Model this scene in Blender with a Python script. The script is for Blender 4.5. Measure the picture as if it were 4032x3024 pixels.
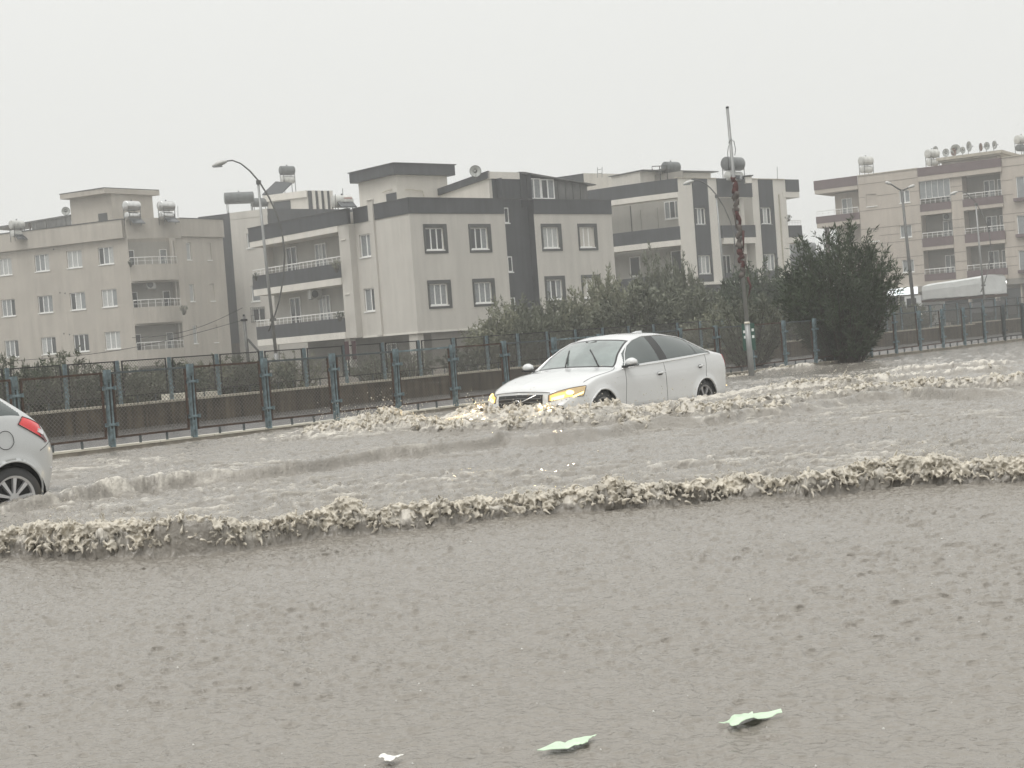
import bpy, bmesh, math, random
import numpy as np
from mathutils import Vector, Matrix
random.seed(7); RNG = np.random.default_rng(11)
for o in list(bpy.data.objects): bpy.data.objects.remove(o)
SC = bpy.context.scene
COL = SC.collection
R = math.radians
# ------------------------------------------------------------------ camera
CAM_H = 1.15                     # metres above the flood water (z = 0)
PITCH, ROLL, FPX = R(1.69), R(4.196), 5750.0     # focal length in photo pixels (4032 wide)
fw = Vector((0, math.cos(PITCH), -math.sin(PITCH)))
u0 = Vector((0, math.sin(PITCH), math.cos(PITCH)))
rt = Vector((math.cos(ROLL), 0, 0)) - math.sin(ROLL)*u0
up = math.cos(ROLL)*u0 + Vector((math.sin(ROLL), 0, 0))
cam = bpy.data.cameras.new('camera'); cam_o = bpy.data.objects.new('camera', cam); COL.objects.link(cam_o)
M = Matrix.Identity(4)
for i, v in enumerate((rt, up, -fw)):
    for k in range(3): M[k][i] = v[k]
M.translation = (0, 0, CAM_H); cam_o.matrix_world = M
cam.sensor_width = 36; cam.lens = 36*FPX/4032; cam.clip_start = .1; cam.clip_end = 2500
SC.camera = cam_o
# ------------------------------------------------------------------ sky, sun, exposure
W = bpy.data.worlds.new('World'); SC.world = W; W.use_nodes = True
nt = W.node_tree; nt.nodes.clear()
SUN_EL, SUN_ROT = R(62), R(215)
sky = nt.nodes.new('ShaderNodeTexSky'); sky.sky_type = 'NISHITA'; sky.sun_disc = False
sky.sun_elevation = SUN_EL; sky.sun_rotation = SUN_ROT; sky.dust_density = 6; sky.air_density = 1
hs = nt.nodes.new('ShaderNodeHueSaturation'); hs.inputs['Saturation'].default_value = .12
mx = nt.nodes.new('ShaderNodeMix'); mx.data_type = 'RGBA'; mx.inputs['Factor'].default_value = .9
mx.inputs['B'].default_value = (7.95, 8.0, 7.75, 1)
bg = nt.nodes.new('ShaderNodeBackground'); bg.inputs['Strength'].default_value = .10
wo = nt.nodes.new('ShaderNodeOutputWorld')
nt.links.new(sky.outputs[0], hs.inputs['Color']); nt.links.new(hs.outputs[0], mx.inputs['A'])
# a closed rain cloud deck is brighter overhead than near the horizon (smooth all round)
tcw = nt.nodes.new('ShaderNodeTexCoord'); sxw = nt.nodes.new('ShaderNodeSeparateXYZ'); nt.links.new(tcw.outputs['Generated'], sxw.inputs[0])
mrw = nt.nodes.new('ShaderNodeMapRange'); mrw.interpolation_type = 'SMOOTHSTEP'; mrw.inputs['From Min'].default_value = .12; mrw.inputs['From Max'].default_value = 1.0; mrw.inputs['To Min'].default_value = 1.0; mrw.inputs['To Max'].default_value = 1.7
nt.links.new(sxw.outputs['Z'], mrw.inputs['Value']); vmw = nt.nodes.new('ShaderNodeVectorMath'); vmw.operation = 'SCALE'
nt.links.new(mx.outputs['Result'], vmw.inputs[0]); nt.links.new(mrw.outputs['Result'], vmw.inputs['Scale']); nt.links.new(vmw.outputs[0], bg.inputs['Color']); nt.links.new(bg.outputs[0], wo.inputs['Surface'])
sun = bpy.data.lights.new('sun', 'SUN'); sun.energy = 1.2; sun.angle = R(25); sun.color = (1, .985, .96)
sun_o = bpy.data.objects.new('sun', sun); COL.objects.link(sun_o)
sd = Vector((math.sin(SUN_ROT)*math.cos(SUN_EL), math.cos(SUN_ROT)*math.cos(SUN_EL), math.sin(SUN_EL)))
sun_o.rotation_euler = sd.to_track_quat('Z', 'Y').to_euler(); sun_o.location = (0, 40, 80)
SC.view_settings.view_transform = 'Standard'; SC.view_settings.look = 'None'
SC.view_settings.exposure = .16; SC.view_settings.gamma = 1; SC.view_settings.use_curve_mapping = False
SC.render.engine = 'CYCLES'; SC.cycles.max_bounces = 6; SC.cycles.volume_bounces = 1
SC.cycles.transparent_max_bounces = 24; SC.cycles.use_denoising = True

# ------------------------------------------------------------------ helpers
def at(px, py, Y):
    """point of the place seen at photo pixel (px,py) at distance Y north of the camera (used to read positions off)"""
    d = (px-2016)/FPX*rt - (py-1512)/FPX*up + fw
    return Vector((0, 0, CAM_H)) + d*(Y/d.y)
def at_z(px, py, z=0.0):
    d = (px-2016)/FPX*rt - (py-1512)/FPX*up + fw
    return Vector((0, 0, CAM_H)) + d*((z-CAM_H)/d.z)
def link(o, parent=None):
    COL.objects.link(o)
    if parent is not None: o.parent = parent
    return o
def tag(o, label=None, cat=None, group=None, kind=None):
    if label: o['label'] = label
    if cat: o['category'] = cat
    if group: o['group'] = group
    if kind: o['kind'] = kind
    return o
def thing(name, label, cat, loc=(0, 0, 0), rz=0.0, group=None):
    o = bpy.data.objects.new(name, None); o.empty_display_size = .2
    o.location = loc; o.rotation_euler = (0, 0, rz); link(o); tag(o, label, cat, group); return o
def copy_tree(o, parent=None):
    c = o.copy(); COL.objects.link(c)
    if parent is not None: c.parent = parent
    for ch in [x for x in bpy.data.objects if x.parent == o]: copy_tree(ch, c)
    return c
class MB:
    """collects boxes, bars, tubes ... (in world or local coordinates) and builds them as ONE mesh"""
    def __init__(s): s.v = []; s.f = []
    def add(s, vs, fs):
        n = len(s.v); s.v += [tuple(p) for p in vs]; s.f += [tuple(i+n for i in f) for f in fs]; return s
    def quad(s, a, b, c, d): return s.add([a, b, c, d], [(0, 1, 2, 3)])
    def hexa(s, p): return s.add(p, [(0, 3, 2, 1), (4, 5, 6, 7), (0, 1, 5, 4), (1, 2, 6, 5), (2, 3, 7, 6), (3, 0, 4, 7)])
    def box(s, x0, x1, y0, y1, z0, z1):
        return s.hexa([(x0, y0, z0), (x1, y0, z0), (x1, y1, z0), (x0, y1, z0), (x0, y0, z1), (x1, y0, z1), (x1, y1, z1), (x0, y1, z1)])
    def bar(s, a, b, w, h=None):
        a = Vector(a); b = Vector(b); d = (b-a)
        if d.length < 1e-6: return s
        d.normalize(); q = Vector((0, 0, 1)) if abs(d.z) < .95 else Vector((1, 0, 0))
        x = d.cross(q).normalized(); y = x.cross(d).normalized(); h = w if h is None else h
        x *= w/2; y *= h/2
        return s.hexa([a-x-y, a+x-y, a+x+y, a-x+y, b-x-y, b+x-y, b+x+y, b-x+y])
    def tube(s, pts, r, n=8, cap=True):
        pts = [Vector(p) for p in pts]; rs = r if isinstance(r, (list, tuple)) else [r]*len(pts); base = len(s.v)
        px = None
        for i, p in enumerate(pts):
            d = (pts[min(i+1, len(pts)-1)]-pts[max(i-1, 0)]).normalized()
            if px is None:
                q = Vector((0, 0, 1)) if abs(d.z) < .9 else Vector((1, 0, 0)); px = d.cross(q).normalized()
            else: px = (px - d*px.dot(d)).normalized()
            py = d.cross(px)
            for k in range(n):
                a = 2*math.pi*k/n; s.v.append(tuple(p+px*math.cos(a)*rs[i]+py*math.sin(a)*rs[i]))
        for i in range(len(pts)-1):
            for k in range(n):
                s.f.append((base+i*n+k, base+i*n+(k+1) % n, base+(i+1)*n+(k+1) % n, base+(i+1)*n+k))
        if cap:
            s.f.append(tuple(base+k for k in range(n-1, -1, -1))); s.f.append(tuple(base+(len(pts)-1)*n+k for k in range(n)))
        return s
    def build(s, name, mat, parent=None, off=None, smooth=False):
        me = bpy.data.meshes.new(name)
        vs = s.v
        if off is None and parent is not None:
            off = world_off(parent)
        if off is not None: vs = [(a-off[0], b-off[1], c-off[2]) for a, b, c in vs]
        me.from_pydata(vs, [], s.f); me.materials.append(mat)
        if smooth: me.polygons.foreach_set('use_smooth', [True]*len(me.polygons))
        me.update(); o = bpy.data.objects.new(name, me); link(o, parent); return o
def world_off(o):
    v = Vector((0, 0, 0))
    while o is not None: v += o.location; o = o.parent
    return v
def local_build(mb, name, mat, parent, smooth=False): return mb.build(name, mat, parent, off=(0, 0, 0), smooth=smooth)
class Face:
    """a facade plane: origin (x,y), heading deg (0 = +Y, 90 = +X); u along it, z up, w outwards towards the viewer"""
    def __init__(s, x, y, deg):
        a = R(deg); s.o = Vector((x, y, 0)); s.t = Vector((math.sin(a), math.cos(a), 0)); n = Vector((s.t.y, -s.t.x, 0))
        s.n = n if n.dot(-s.o) > 0 else -n; s.deg = deg
    def p(s, u, z, w=0.0): return s.o + s.t*u + s.n*w + Vector((0, 0, z))
    def at(s, u, w=0.0, deg=None):
        q = s.p(u, 0, w); return Face(q.x, q.y, s.deg if deg is None else deg)
    def box(s, mb, u0, u1, z0, z1, w0, w1):
        return mb.hexa([s.p(u0, z0, w1), s.p(u1, z0, w1), s.p(u1, z0, w0), s.p(u0, z0, w0), s.p(u0, z1, w1), s.p(u1, z1, w1), s.p(u1, z1, w0), s.p(u0, z1, w0)])
    def bar(s, mb, a, b, w, h=None): return mb.bar(s.p(*a), s.p(*b), w, h)
def wall_sheet(mb, F, u0, u1, z0, z1, holes=(), reveal=.14, w=0.0):
    """front skin of a wall with window openings and their reveals"""
    us = sorted({u0, u1, *[h[0] for h in holes], *[h[1] for h in holes]}); zs = sorted({z0, z1, *[h[2] for h in holes], *[h[3] for h in holes]})
    us = [u for u in us if u0-1e-6 <= u <= u1+1e-6]; zs = [z for z in zs if z0-1e-6 <= z <= z1+1e-6]
    for i in range(len(us)-1):
        for k in range(len(zs)-1):
            cu, cz = (us[i]+us[i+1])/2, (zs[k]+zs[k+1])/2
            if any(h[0] < cu < h[1] and h[2] < cz < h[3] for h in holes): continue
            mb.quad(F.p(us[i], zs[k], w), F.p(us[i+1], zs[k], w), F.p(us[i+1], zs[k+1], w), F.p(us[i], zs[k+1], w))
    for a, b, c, d in holes:
        for q in (((a, c), (b, c)), ((b, c), (b, d)), ((b, d), (a, d)), ((a, d), (a, c))):
            (ua, za), (ub, zb) = q
            mb.quad(F.p(ua, za, w), F.p(ub, zb, w), F.p(ub, zb, w-reveal), F.p(ua, za, w-reveal))
# ------------------------------------------------------------------ numpy noise
_P = RNG.permutation(4096); _G = RNG.uniform(-1, 1, 4096)
def _h(ix, iy): return _G[_P[(ix + _P[iy & 4095]) & 4095]]
def vnoise(x, y):
    ix = np.floor(x).astype(np.int64); iy = np.floor(y).astype(np.int64); fx = x-ix; fy = y-iy
    fx = fx*fx*fx*(fx*(fx*6-15)+10); fy = fy*fy*fy*(fy*(fy*6-15)+10)
    a = _h(ix, iy); b = _h(ix+1, iy); c = _h(ix, iy+1); d = _h(ix+1, iy+1)
    return (a+(b-a)*fx) + ((c+(d-c)*fx)-(a+(b-a)*fx))*fy
def fbm(x, y, o=4, g=.5):
    s = 0; a = 1.0; t = 0
    for i in range(o):
        s = s + a*vnoise(x*2**i+17.3*i, y*2**i-9.1*i); t += a; a *= g
    return s/t
def ridged(x, y, o=4, g=.55):
    s = 0; a = 1.0; t = 0
    for i in range(o):
        s = s + a*(1-2.2*np.abs(vnoise(x*2**i+5.7*i, y*2**i+31.9*i))); t += a; a *= g
    return s/t
def sstep(a, b, x):
    t = np.clip((x-a)/(b-a), 0, 1); return t*t*(3-2*t)
# ------------------------------------------------------------------ materials
def mat(name, col, rough=.7, metal=0.0, spec=.5, noise=None, streak=None, bump=None, emit=None, coat=0.0, alpha=None, trans=0.0):
    """principled material; noise=(scale,amount) mottles the colour, streak=amount adds vertical wet/dirt streaks"""
    m = bpy.data.materials.new(name); m.use_nodes = True; t = m.node_tree; b = t.nodes['Principled BSDF']; L = t.links
    b.inputs['Base Color'].default_value = (*col, 1); b.inputs['Roughness'].default_value = rough; b.inputs['Metallic'].default_value = metal
    b.inputs['Specular IOR Level'].default_value = spec; b.inputs['Coat Weight'].default_value = coat; b.inputs['Transmission Weight'].default_value = trans
    if alpha is not None: b.inputs['Alpha'].default_value = alpha
    src = None
    tc = t.nodes.new('ShaderNodeTexCoord')
    def mul(prev, fac_socket, lo):
        mr = t.nodes.new('ShaderNodeMapRange'); mr.inputs['From Min'].default_value = .3; mr.inputs['From Max'].default_value = .7
        mr.inputs['To Min'].default_value = 1-lo; mr.inputs['To Max'].default_value = 1+lo*.35; L.new(fac_socket, mr.inputs['Value'])
        mm = t.nodes.new('ShaderNodeVectorMath'); mm.operation = 'SCALE'; L.new(mr.outputs['Result'], mm.inputs['Scale'])
        if prev is None: mm.inputs[0].default_value = col
        else: L.new(prev, mm.inputs[0])
        return mm.outputs[0]
    if noise:
        n = t.nodes.new('ShaderNodeTexNoise'); n.inputs['Scale'].default_value = noise[0]; n.inputs['Detail'].default_value = 5
        L.new(tc.outputs['Object'], n.inputs['Vector']); src = mul(src, n.outputs['Fac'], noise[1])
    if streak:
        mp = t.nodes.new('ShaderNodeMapping'); mp.inputs['Scale'].default_value = (2.6, 2.6, .22); L.new(tc.outputs['Object'], mp.inputs['Vector'])
        n = t.nodes.new('ShaderNodeTexNoise'); n.inputs['Scale'].default_value = streak[1] if isinstance(streak, tuple) else 1.0; n.inputs['Detail'].default_value = 6; n.inputs['Roughness'].default_value = .65
        L.new(mp.outputs[0], n.inputs['Vector']); src = mul(src, n.outputs['Fac'], streak[0] if isinstance(streak, tuple) else streak)
    if src is not None: L.new(src, b.inputs['Base Color'])
    if bump:
        n = t.nodes.new('ShaderNodeTexNoise'); n.inputs['Scale'].default_value = bump[0]; n.inputs['Detail'].default_value = 4
        L.new(tc.outputs['Object'], n.inputs['Vector']); bp = t.nodes.new('ShaderNodeBump'); bp.inputs['Strength'].default_value = bump[1]; bp.inputs['Distance'].default_value = bump[2] if len(bump) > 2 else .02
        L.new(n.outputs['Fac'], bp.inputs['Height']); L.new(bp.outputs[0], b.inputs['Normal'])
    if emit: b.inputs['Emission Color'].default_value = (*emit[0], 1); b.inputs['Emission Strength'].default_value = emit[1]
    return m
MT = dict(
 beige=mat('beige_render', (.43, .395, .345), .85, noise=(.6, .10), streak=.16, bump=(30, .15)),
 cream=mat('cream_render', (.53, .505, .46), .85, noise=(.5, .08), streak=.12, bump=(30, .15)),
 white=mat('white_render', (.66, .63, .575), .8, noise=(.8, .06), streak=.10),
 char=mat('charcoal_paint', (.043, .046, .052), .62, noise=(1.2, .15), streak=(.42, 1.3)),
 char2=mat('charcoal_frame', (.05, .052, .05), .6, noise=(3, .15)),
 maroon=mat('maroon_paint', (.115, .075, .078), .65, noise=(1.2, .12), streak=.2),
 tan=mat('tan_render', (.455, .405, .35), .85, noise=(.6, .09), streak=.14, bump=(30, .15)),
 groove=mat('groove_shadow_gap', (.16, .13, .11), .9),
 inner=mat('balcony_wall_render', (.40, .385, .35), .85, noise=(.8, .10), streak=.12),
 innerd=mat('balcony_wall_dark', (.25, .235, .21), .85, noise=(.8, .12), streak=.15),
 upvc=mat('white_window_plastic', (.78, .78, .76), .35),
 gd=mat('dark_window_glass', (.022, .026, .028), .07, spec=.6),
 gm=mat('window_glass_with_net_curtain', (.24, .255, .26), .16, noise=(9, .3)),
 gl=mat('window_glass_with_pale_curtain', (.42, .43, .42), .2, noise=(9, .2)),
 steel=mat('galvanised_steel', (.42, .42, .41), .4, metal=.7, noise=(6, .2)),
 rail=mat('white_railing', (.72, .71, .69), .45),
 tankg=mat('dark_grey_tank', (.11, .118, .118), .45, noise=(5, .25), streak=.3),
 tankw=mat('pale_tank', (.55, .55, .52), .42, noise=(4, .25), streak=.25),
 tanks=mat('stainless_tank', (.62, .62, .61), .26, metal=.85, noise=(5, .25)),
 dish=mat('dish_grey', (.40, .41, .39), .5, noise=(4, .2)),
 dishr=mat('rusty_dish', (.24, .15, .12), .7, noise=(6, .4)),
 panel=mat('solar_collector_glass', (.035, .04, .045), .12, noise=(5, .2)),
 sheet=mat('corrugated_metal_sheet', (.13, .13, .125), .55, noise=(2, .35), streak=(.4, 1.5)),
 roofing=mat('roof_screed', (.2, .19, .18), .9, noise=(2, .2)),
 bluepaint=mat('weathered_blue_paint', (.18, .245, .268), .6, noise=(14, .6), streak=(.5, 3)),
 bluedark=mat('dark_blue_grey_paint', (.075, .09, .094), .6, noise=(14, .45)),  # darker blue-grey paint of the right-hand posts, panel feet and some rails
 rust=mat('rusty_steel', (.072, .043, .031), .85, noise=(20, .5), bump=(60, .4)),
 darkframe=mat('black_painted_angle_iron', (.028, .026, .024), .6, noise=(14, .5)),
 wire=mat('chain_link_wire', (.16, .155, .14), .5, metal=.5, noise=(20, .4)),
 conc=mat('stained_concrete', (.115, .088, .063), .9, noise=(2.2, .45), streak=(.85, 3.2), bump=(25, .5)),
 coping=mat('pale_concrete_coping', (.42, .38, .31), .85, noise=(6, .25)),
 kerb=mat('kerb_stone', (.30, .27, .225), .75, noise=(7, .35), bump=(30, .3)),
 kerbw=mat('pale_kerb_top', (.62, .585, .50), .6, noise=(5, .2)),
 wetpave=mat('wet_asphalt_pavement', (.12, .115, .112), .22, noise=(2, .25), bump=(9, .35)),
 ground=mat('wet_soil', (.10, .085, .065), .8, noise=(.5, .4)),
 galv=mat('galvanised_lamp_post', (.30, .305, .30), .45, metal=.35, noise=(3, .2), streak=.2),
 galvd=mat('dark_weathered_post', (.11, .11, .105), .5, metal=.3, noise=(4, .3)),
 lampw=mat('lamp_head_grey', (.46, .46, .44), .4),
 black=mat('black_plastic', (.012, .012, .013), .4),
 red=mat('red_rag', (.085, .03, .028), .9, noise=(15, .5)),
 rag=mat('grey_rag', (.115, .10, .09), .9, noise=(10, .45)),
 tarp=mat('pale_truck_tarpaulin', (.56, .57, .56), .45, noise=(1.5, .12), bump=(3, .5, .05)),
 leaf_d=mat('dark_oleander_leaf', (.055, .075, .04), .6, spec=.3, noise=(1.4, .5)),
 leaf_m=mat('grey_green_leaf', (.135, .145, .10), .6, noise=(.9, .45)),
 leaf_p=mat('pale_green_leaf', (.22, .225, .155), .6, noise=(.9, .4)),
 bark=mat('bark', (.05, .04, .03), .9, noise=(12, .4)),
 green=mat('green_sign', (.02, .07, .05), .5), signw=mat('sign_white', (.7, .72, .7), .5),
)
# ================================================================== ground, kerb, pavement
KX, KY, KDEG = -5.847, 20.600, 41.48           # a point of the kerb line and its heading
KF = Face(KX, KY, KDEG)                         # outward (w>0) = towards the road
def sheet(name, pts, z, m, kind='structure'):
    b = MB(); b.add([(x, y, z) for x, y in pts], [tuple(range(len(pts)))]); o = b.build(name, m); return tag(o, kind=kind)
far = 1400
sheet('ground', [(-far, -far), (far, -far), (far, far), (-far, far)], -.6, MT['ground'])
def kp(u, w): q = KF.p(u, 0, w); return (q.x, q.y)
tag(sheet('side_road', [kp(-300, -.18), kp(600, -.18), kp(600, -5.6), kp(-300, -5.6)], .035, MT['wetpave']), 'wet grey side road between the blue kerb fence and the stained wall')
sheet('terrain', [kp(-700, -5.62), kp(900, -5.62), kp(900, -900), kp(-700, -900)], .12, MT['ground'])
b = MB(); KF.box(b, -30, 80, -.5, .058, -.2, 0); kb = b.build('kerb', MT['kerb']); tag(kb, kind='structure')
for i in range(70):                                  # kerb stones, each with its own joint
    pass
b = MB(); rr = random.Random(3)
kstone = None
for i in range(-6, 60):
    u = i*.98
    m_ = MB(); dz = rr.uniform(-.004, .004)
    KF.box(m_, u+.008, u+.972, .05, .075+dz, -.19, .012+rr.uniform(0, .006))
    m_.build('kerb_stone', MT['kerbw'] if u < 9 else MT['kerb'], kb, off=(0, 0, 0))

# ================================================================== flood water
def gline(pts, z=0.0):
    """pixel polyline (2212-wide reading of the photograph) -> ground polyline"""
    o = [at_z(x*1.82278, y*1.82278, z) for x, y in pts]; return np.array([(p.x, p.y) for p in o])
def yline(L, x):     # y of a left-to-right polyline at x
    return np.interp(x, L[:, 0], L[:, 1])
W1 = gline([(-60, 1212), (0, 1207), (120, 1207), (230, 1208), (330, 1204), (380, 1203), (450, 1199), (520, 1190), (600, 1178), (700, 1165), (760, 1160), (850, 1150), (950, 1140), (1060, 1124), (1150, 1116), (1260, 1110), (1350, 1100), (1440, 1094), (1560, 1080), (1640, 1078), (1750, 1076), (1850, 1062), (1960, 1050), (2100, 1046), (2260, 1040)])
W1A = np.array([(0, .14), (150, .17), (300, .17), (385, .22), (440, .215), (500, .17), (620, .13), (700, .14), (830, .17), (950, .15), (1060, .12), (1200, .13), (1300, .155), (1380, .17), (1450, .15), (1560, .12), (1700, .15), (1780, .17), (1880, .14), (2000, .15), (2212, .13)])
W2 = gline([(-80, 1122), (0, 1117), (105, 1098), (170, 1088), (250, 1074), (330, 1062), (420, 1050), (560, 1038), (640, 1028), (730, 1012), (820, 998), (900, 990), (1000, 976), (1060, 968), (1100, 960), (1160, 955)])
W3 = gline([(900, 985), (1000, 968), (1195, 961), (1290, 950), (1396, 932), (1470, 925), (1548, 919), (1620, 908), (1700, 899), (1780, 888), (1860, 872), (1964, 862), (2080, 866), (2212, 858), (2280, 856)])
W4 = gline([(690, 915), (740, 908), (790, 925), (850, 936), (950, 940), (1080, 937), (1200, 929), (1330, 921), (1440, 913), (1560, 906), (1640, 893), (1720, 882), (1840, 868), (1990, 852), (2100, 842), (2212, 838), (2300, 832)])
W5 = gline([(1560, 862), (1680, 852), (1800, 842), (1900, 830), (2000, 816), (2100, 808), (2212, 800), (2290, 795)])
W6 = gline([(1880, 822), (1960, 806), (2060, 798), (2212, 786), (2290, 780)])
W7 = gline([(1630, 812), (1650, 808), (1700, 801), (1760, 797), (1800, 795)])
W8 = gline([(500, 948), (530, 945), (570, 936), (620, 930), (690, 925)])
VOL = (0.643, 22.117, -.325, R(39.97))               # sedan: front axle on the road, heading
def in_car(x, y):
    hx, hy = -math.sin(VOL[3]), -math.cos(VOL[3]); lx, ly = -hy, hx
    return (x-VOL[0])*hx+(y-VOL[1])*hy, (x-VOL[0])*lx+(y-VOL[1])*ly
def water_shape(X, Y):
    dz = .010*fbm(X*.9, Y*.9, 3) + .006*fbm(X*2.6+3, Y*3.4, 3)
    dy = np.zeros_like(X); dx = np.zeros_like(X)
    # rain-pocked ripples
    wob = fbm(X*1.3, Y*1.3, 2)
    amp = .75+.45*sstep(-.3, .5, fbm(X*.8+9, Y*1.1+4, 3))
    n1 = vnoise(X*21+wob*2, Y*27); n2 = vnoise(X*43+5, Y*50+7); n3 = vnoise(X*9+1, Y*15)
    pits = -np.maximum(0, vnoise(X*15+40, Y*15+3)-.34)*1.5
    nearm = 1-.35*sstep(12, 30, Y)
    n4 = ridged(X*10+wob*2, Y*6.5, 3); n5 = vnoise(X*17+wob, Y*10.5+9)
    b1 = np.maximum(0, vnoise(X*23+wob*2, Y*18)+.02); b2 = np.maximum(0, vnoise(X*36+60, Y*28+11)+.0)
    amp = amp*(.5+.5*sstep(3.2, 7.2, Y)); smooth = 1-.55*np.clip(np.exp(-((Y-yline(W2, X)-.05)/.16)**2)+np.exp(-((Y-yline(W3, X)-.12)/.22)**2), 0, 1)
    rip = amp*smooth*nearm*(.0028*n1+.0012*n2+.0045*n5+.006*n4+.002*pits+.0098*b1+.0078*b2)
    dz = dz + rip; dy = dy - 1.5*rip
    foam = np.zeros_like(X)
    # choppy water behind the near crest
    chop = sstep(0, .6, Y-yline(W1, X))
    cstr = .55+.6*sstep(-.25, .4, fbm(X*.35+2, Y*.5, 3))
    c = ridged(X*2.0+wob, Y*3.6, 4)
    c2 = ridged(X*6.5+3*wob, Y*4.6, 3)
    dy = dy - chop*cstr*(.02*c+.02*c2)
    dz = dz + chop*cstr*(.030*c+.021*c2) + chop*.013*fbm(X*5, Y*9, 3)
    foam = foam + chop*cstr*(sstep(.12, .62, c)*.26+.36*sstep(.15, .7, c2))
    def band(L, A, front, back, turb, fo, lean=0.0, taper=.6, tail=None):
        nonlocal dz, dy, dx, foam
        yl = yline(L, X) + .05*fbm(X*2.1+L[0, 0], Y*0+L[0, 1], 3)
        s = L[:, 0]; end = sstep(s[0]-.01, s[0]+taper, X)*(1-sstep(s[-1]-taper, s[-1]+.01, X))
        d = Y-yl; A_ = A*end
        prof = sstep(0, front, d)*np.exp(-np.maximum(d-front, 0)/back)
        big = 1+.45*fbm(X*1.9+7, Y*.6, 2)
        dz = dz + A_*prof*big
        m = sstep(-.03, front*.6, d)*np.exp(-np.maximum(d-front, 0)/(tail or back))*end
        if np.any(np.asarray(turb) > 0):
            t1 = ridged(X*5.2+3*wob, Y*6+dz*9, 3); t2 = fbm(X*13, Y*13+dz*22, 3); t3 = ridged(X*27+9, Y*27+dz*45, 3)
            dz = dz + m*turb*(.9*t1+.55*t2+.34*t3)
            dy = dy + m*turb*(1.3*fbm(X*7+50, Y*7, 3)+.5*fbm(X*19, Y*19+dz*30, 2)) - lean*A_*np.exp(-((d-front*.8)/(front*.6))**2)
            dx = dx + m*turb*.8*fbm(X*9-20, Y*9, 3)
            f_ = ridged(X*6.5+wob*2, Y*7.5+dz*16, 4)
            hgt = sstep(.30, .72, A_*prof*big/np.maximum(A_, 1e-3)+.25*fbm(X*7, Y*5, 2)+.6*(d > front))
            drip = ridged(X*15+wob*3, Y*3.2, 3)
            foam = foam + m*fo*(.3+.9*sstep(-.05, .55, .85*f_+.15*drip))*(.15+.85*hgt)
        else:
            foam = foam + fo*end*np.exp(-((d-front)/(front*.35))**2)*sstep(-.2, .5, fbm(X*8, Y*8, 3))
    a1 = .86*np.interp(X, at_line_x(W1A), W1A[:, 1])
    clear = np.exp(-((X+2.05)/.30)**2)                      # the smooth glassy face left of the middle
    band(W1, a1, .11, .22, .040*(1-.75*clear)*(.6+1.0*a1/.2), 1.0, lean=.35, taper=.05, tail=.40)
    d1 = Y-yline(W1, X); foam = foam*(1-.9*clear*(d1 > -.05)*(d1 < .11))
    xs = sstep(-6, -2.2, X)
    band(W2, .115, .15, .6, .012*(1-xs)+1e-9, .65*(1-xs)+.15, lean=.2, taper=.5)
    band(W3, .095+.075*sstep(3.0, 6.0, X), .26, .9, 0.0, .5, taper=1.2)
    band(W4, .105, .35, .9, .060, .95, lean=.3, taper=.5, tail=1.7)
    band(W5, .09, .3, .8, .05, .8, taper=1.2, tail=1.2)
    band(W6, .10, .3, .8, .05, .75, taper=1.2, tail=1.0)
    band(W7, .11, .18, .4, .04, .8, taper=.5)
    band(W8, .075, .15, .5, .03, .7, taper=.5)
    # bow wave heaped round the sedan's nose and along its flank
    cx, cy = in_car(X, Y)
    nose = np.hypot(np.maximum(cx-.35, 0), np.maximum(np.abs(cy)-.55, 0)*.9)
    bow = np.exp(-((nose-.62)/.33)**2)*sstep(-.4, .5, cx)
    flank = np.exp(-((np.abs(cy)-1.32)/.27)**2)*sstep(-4.6, -3.6, cx)*(1-sstep(.0, .6, cx))
    head = np.exp(-(((cx-2.9)/.9)**2+((cy+1.2)/.9)**2))        # the churned head running ahead of the bumper
    hv = bow*.12+flank*.03+head*.17
    mm = np.clip(bow+flank*.9+head, 0, 1)
    t1 = ridged(X*4.3, Y*4.3+dz*8, 4); t2 = fbm(X*14, Y*14+dz*20, 3)
    dz = dz + hv*(1+.5*t1) + mm*.05*t2; dx = dx + mm*.04*fbm(X*8, Y*8+3, 3); dy = dy + mm*.05*fbm(X*8+5, Y*8, 3)
    foam = foam + mm*(.45+.6*sstep(-.1, .5, ridged(X*7, Y*7+dz*14, 4)))
    # wake churn behind the hatchback's wheel
    hw = np.exp(-(((X+4.3)/.7)**2+((Y-13.6)/1.1)**2)); dz = dz + hw*.05*ridged(X*6, Y*6, 3); foam = foam + hw*.6*sstep(-.1, .5, ridged(X*7, Y*9, 3))
    # keep the water off the raised kerb and the side road
    kd = -(X-KX)*KF.t.y + (Y-KY)*KF.t.x                      # >0 beyond the kerb
    kd = kd if KF.n.dot(Vector((-KF.t.y, KF.t.x, 0))) < 0 else kd
    f = 1-sstep(-.9, -.05, kd); dz = dz*(.35+.65*f)
    dz = np.where(kd > -.02, np.minimum(dz, .01)-.05*sstep(-.02, .2, kd), dz)
    return dx, dy, dz, np.clip(foam, 0, 1)
def at_line_x(A):
    base = W1; px = np.array([-60, 0, 120, 230, 330, 380, 450, 520, 600, 700, 760, 850, 950, 1060, 1150, 1260, 1350, 1440, 1560, 1640, 1750, 1850, 1960, 2100, 2260])
    return np.interp(A[:, 0], px, base[:, 0])
def rows(lo, hi, f):
    y = lo; out = []
    while y < hi: out.append(y); y += f(y)
    return out+[hi]
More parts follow.
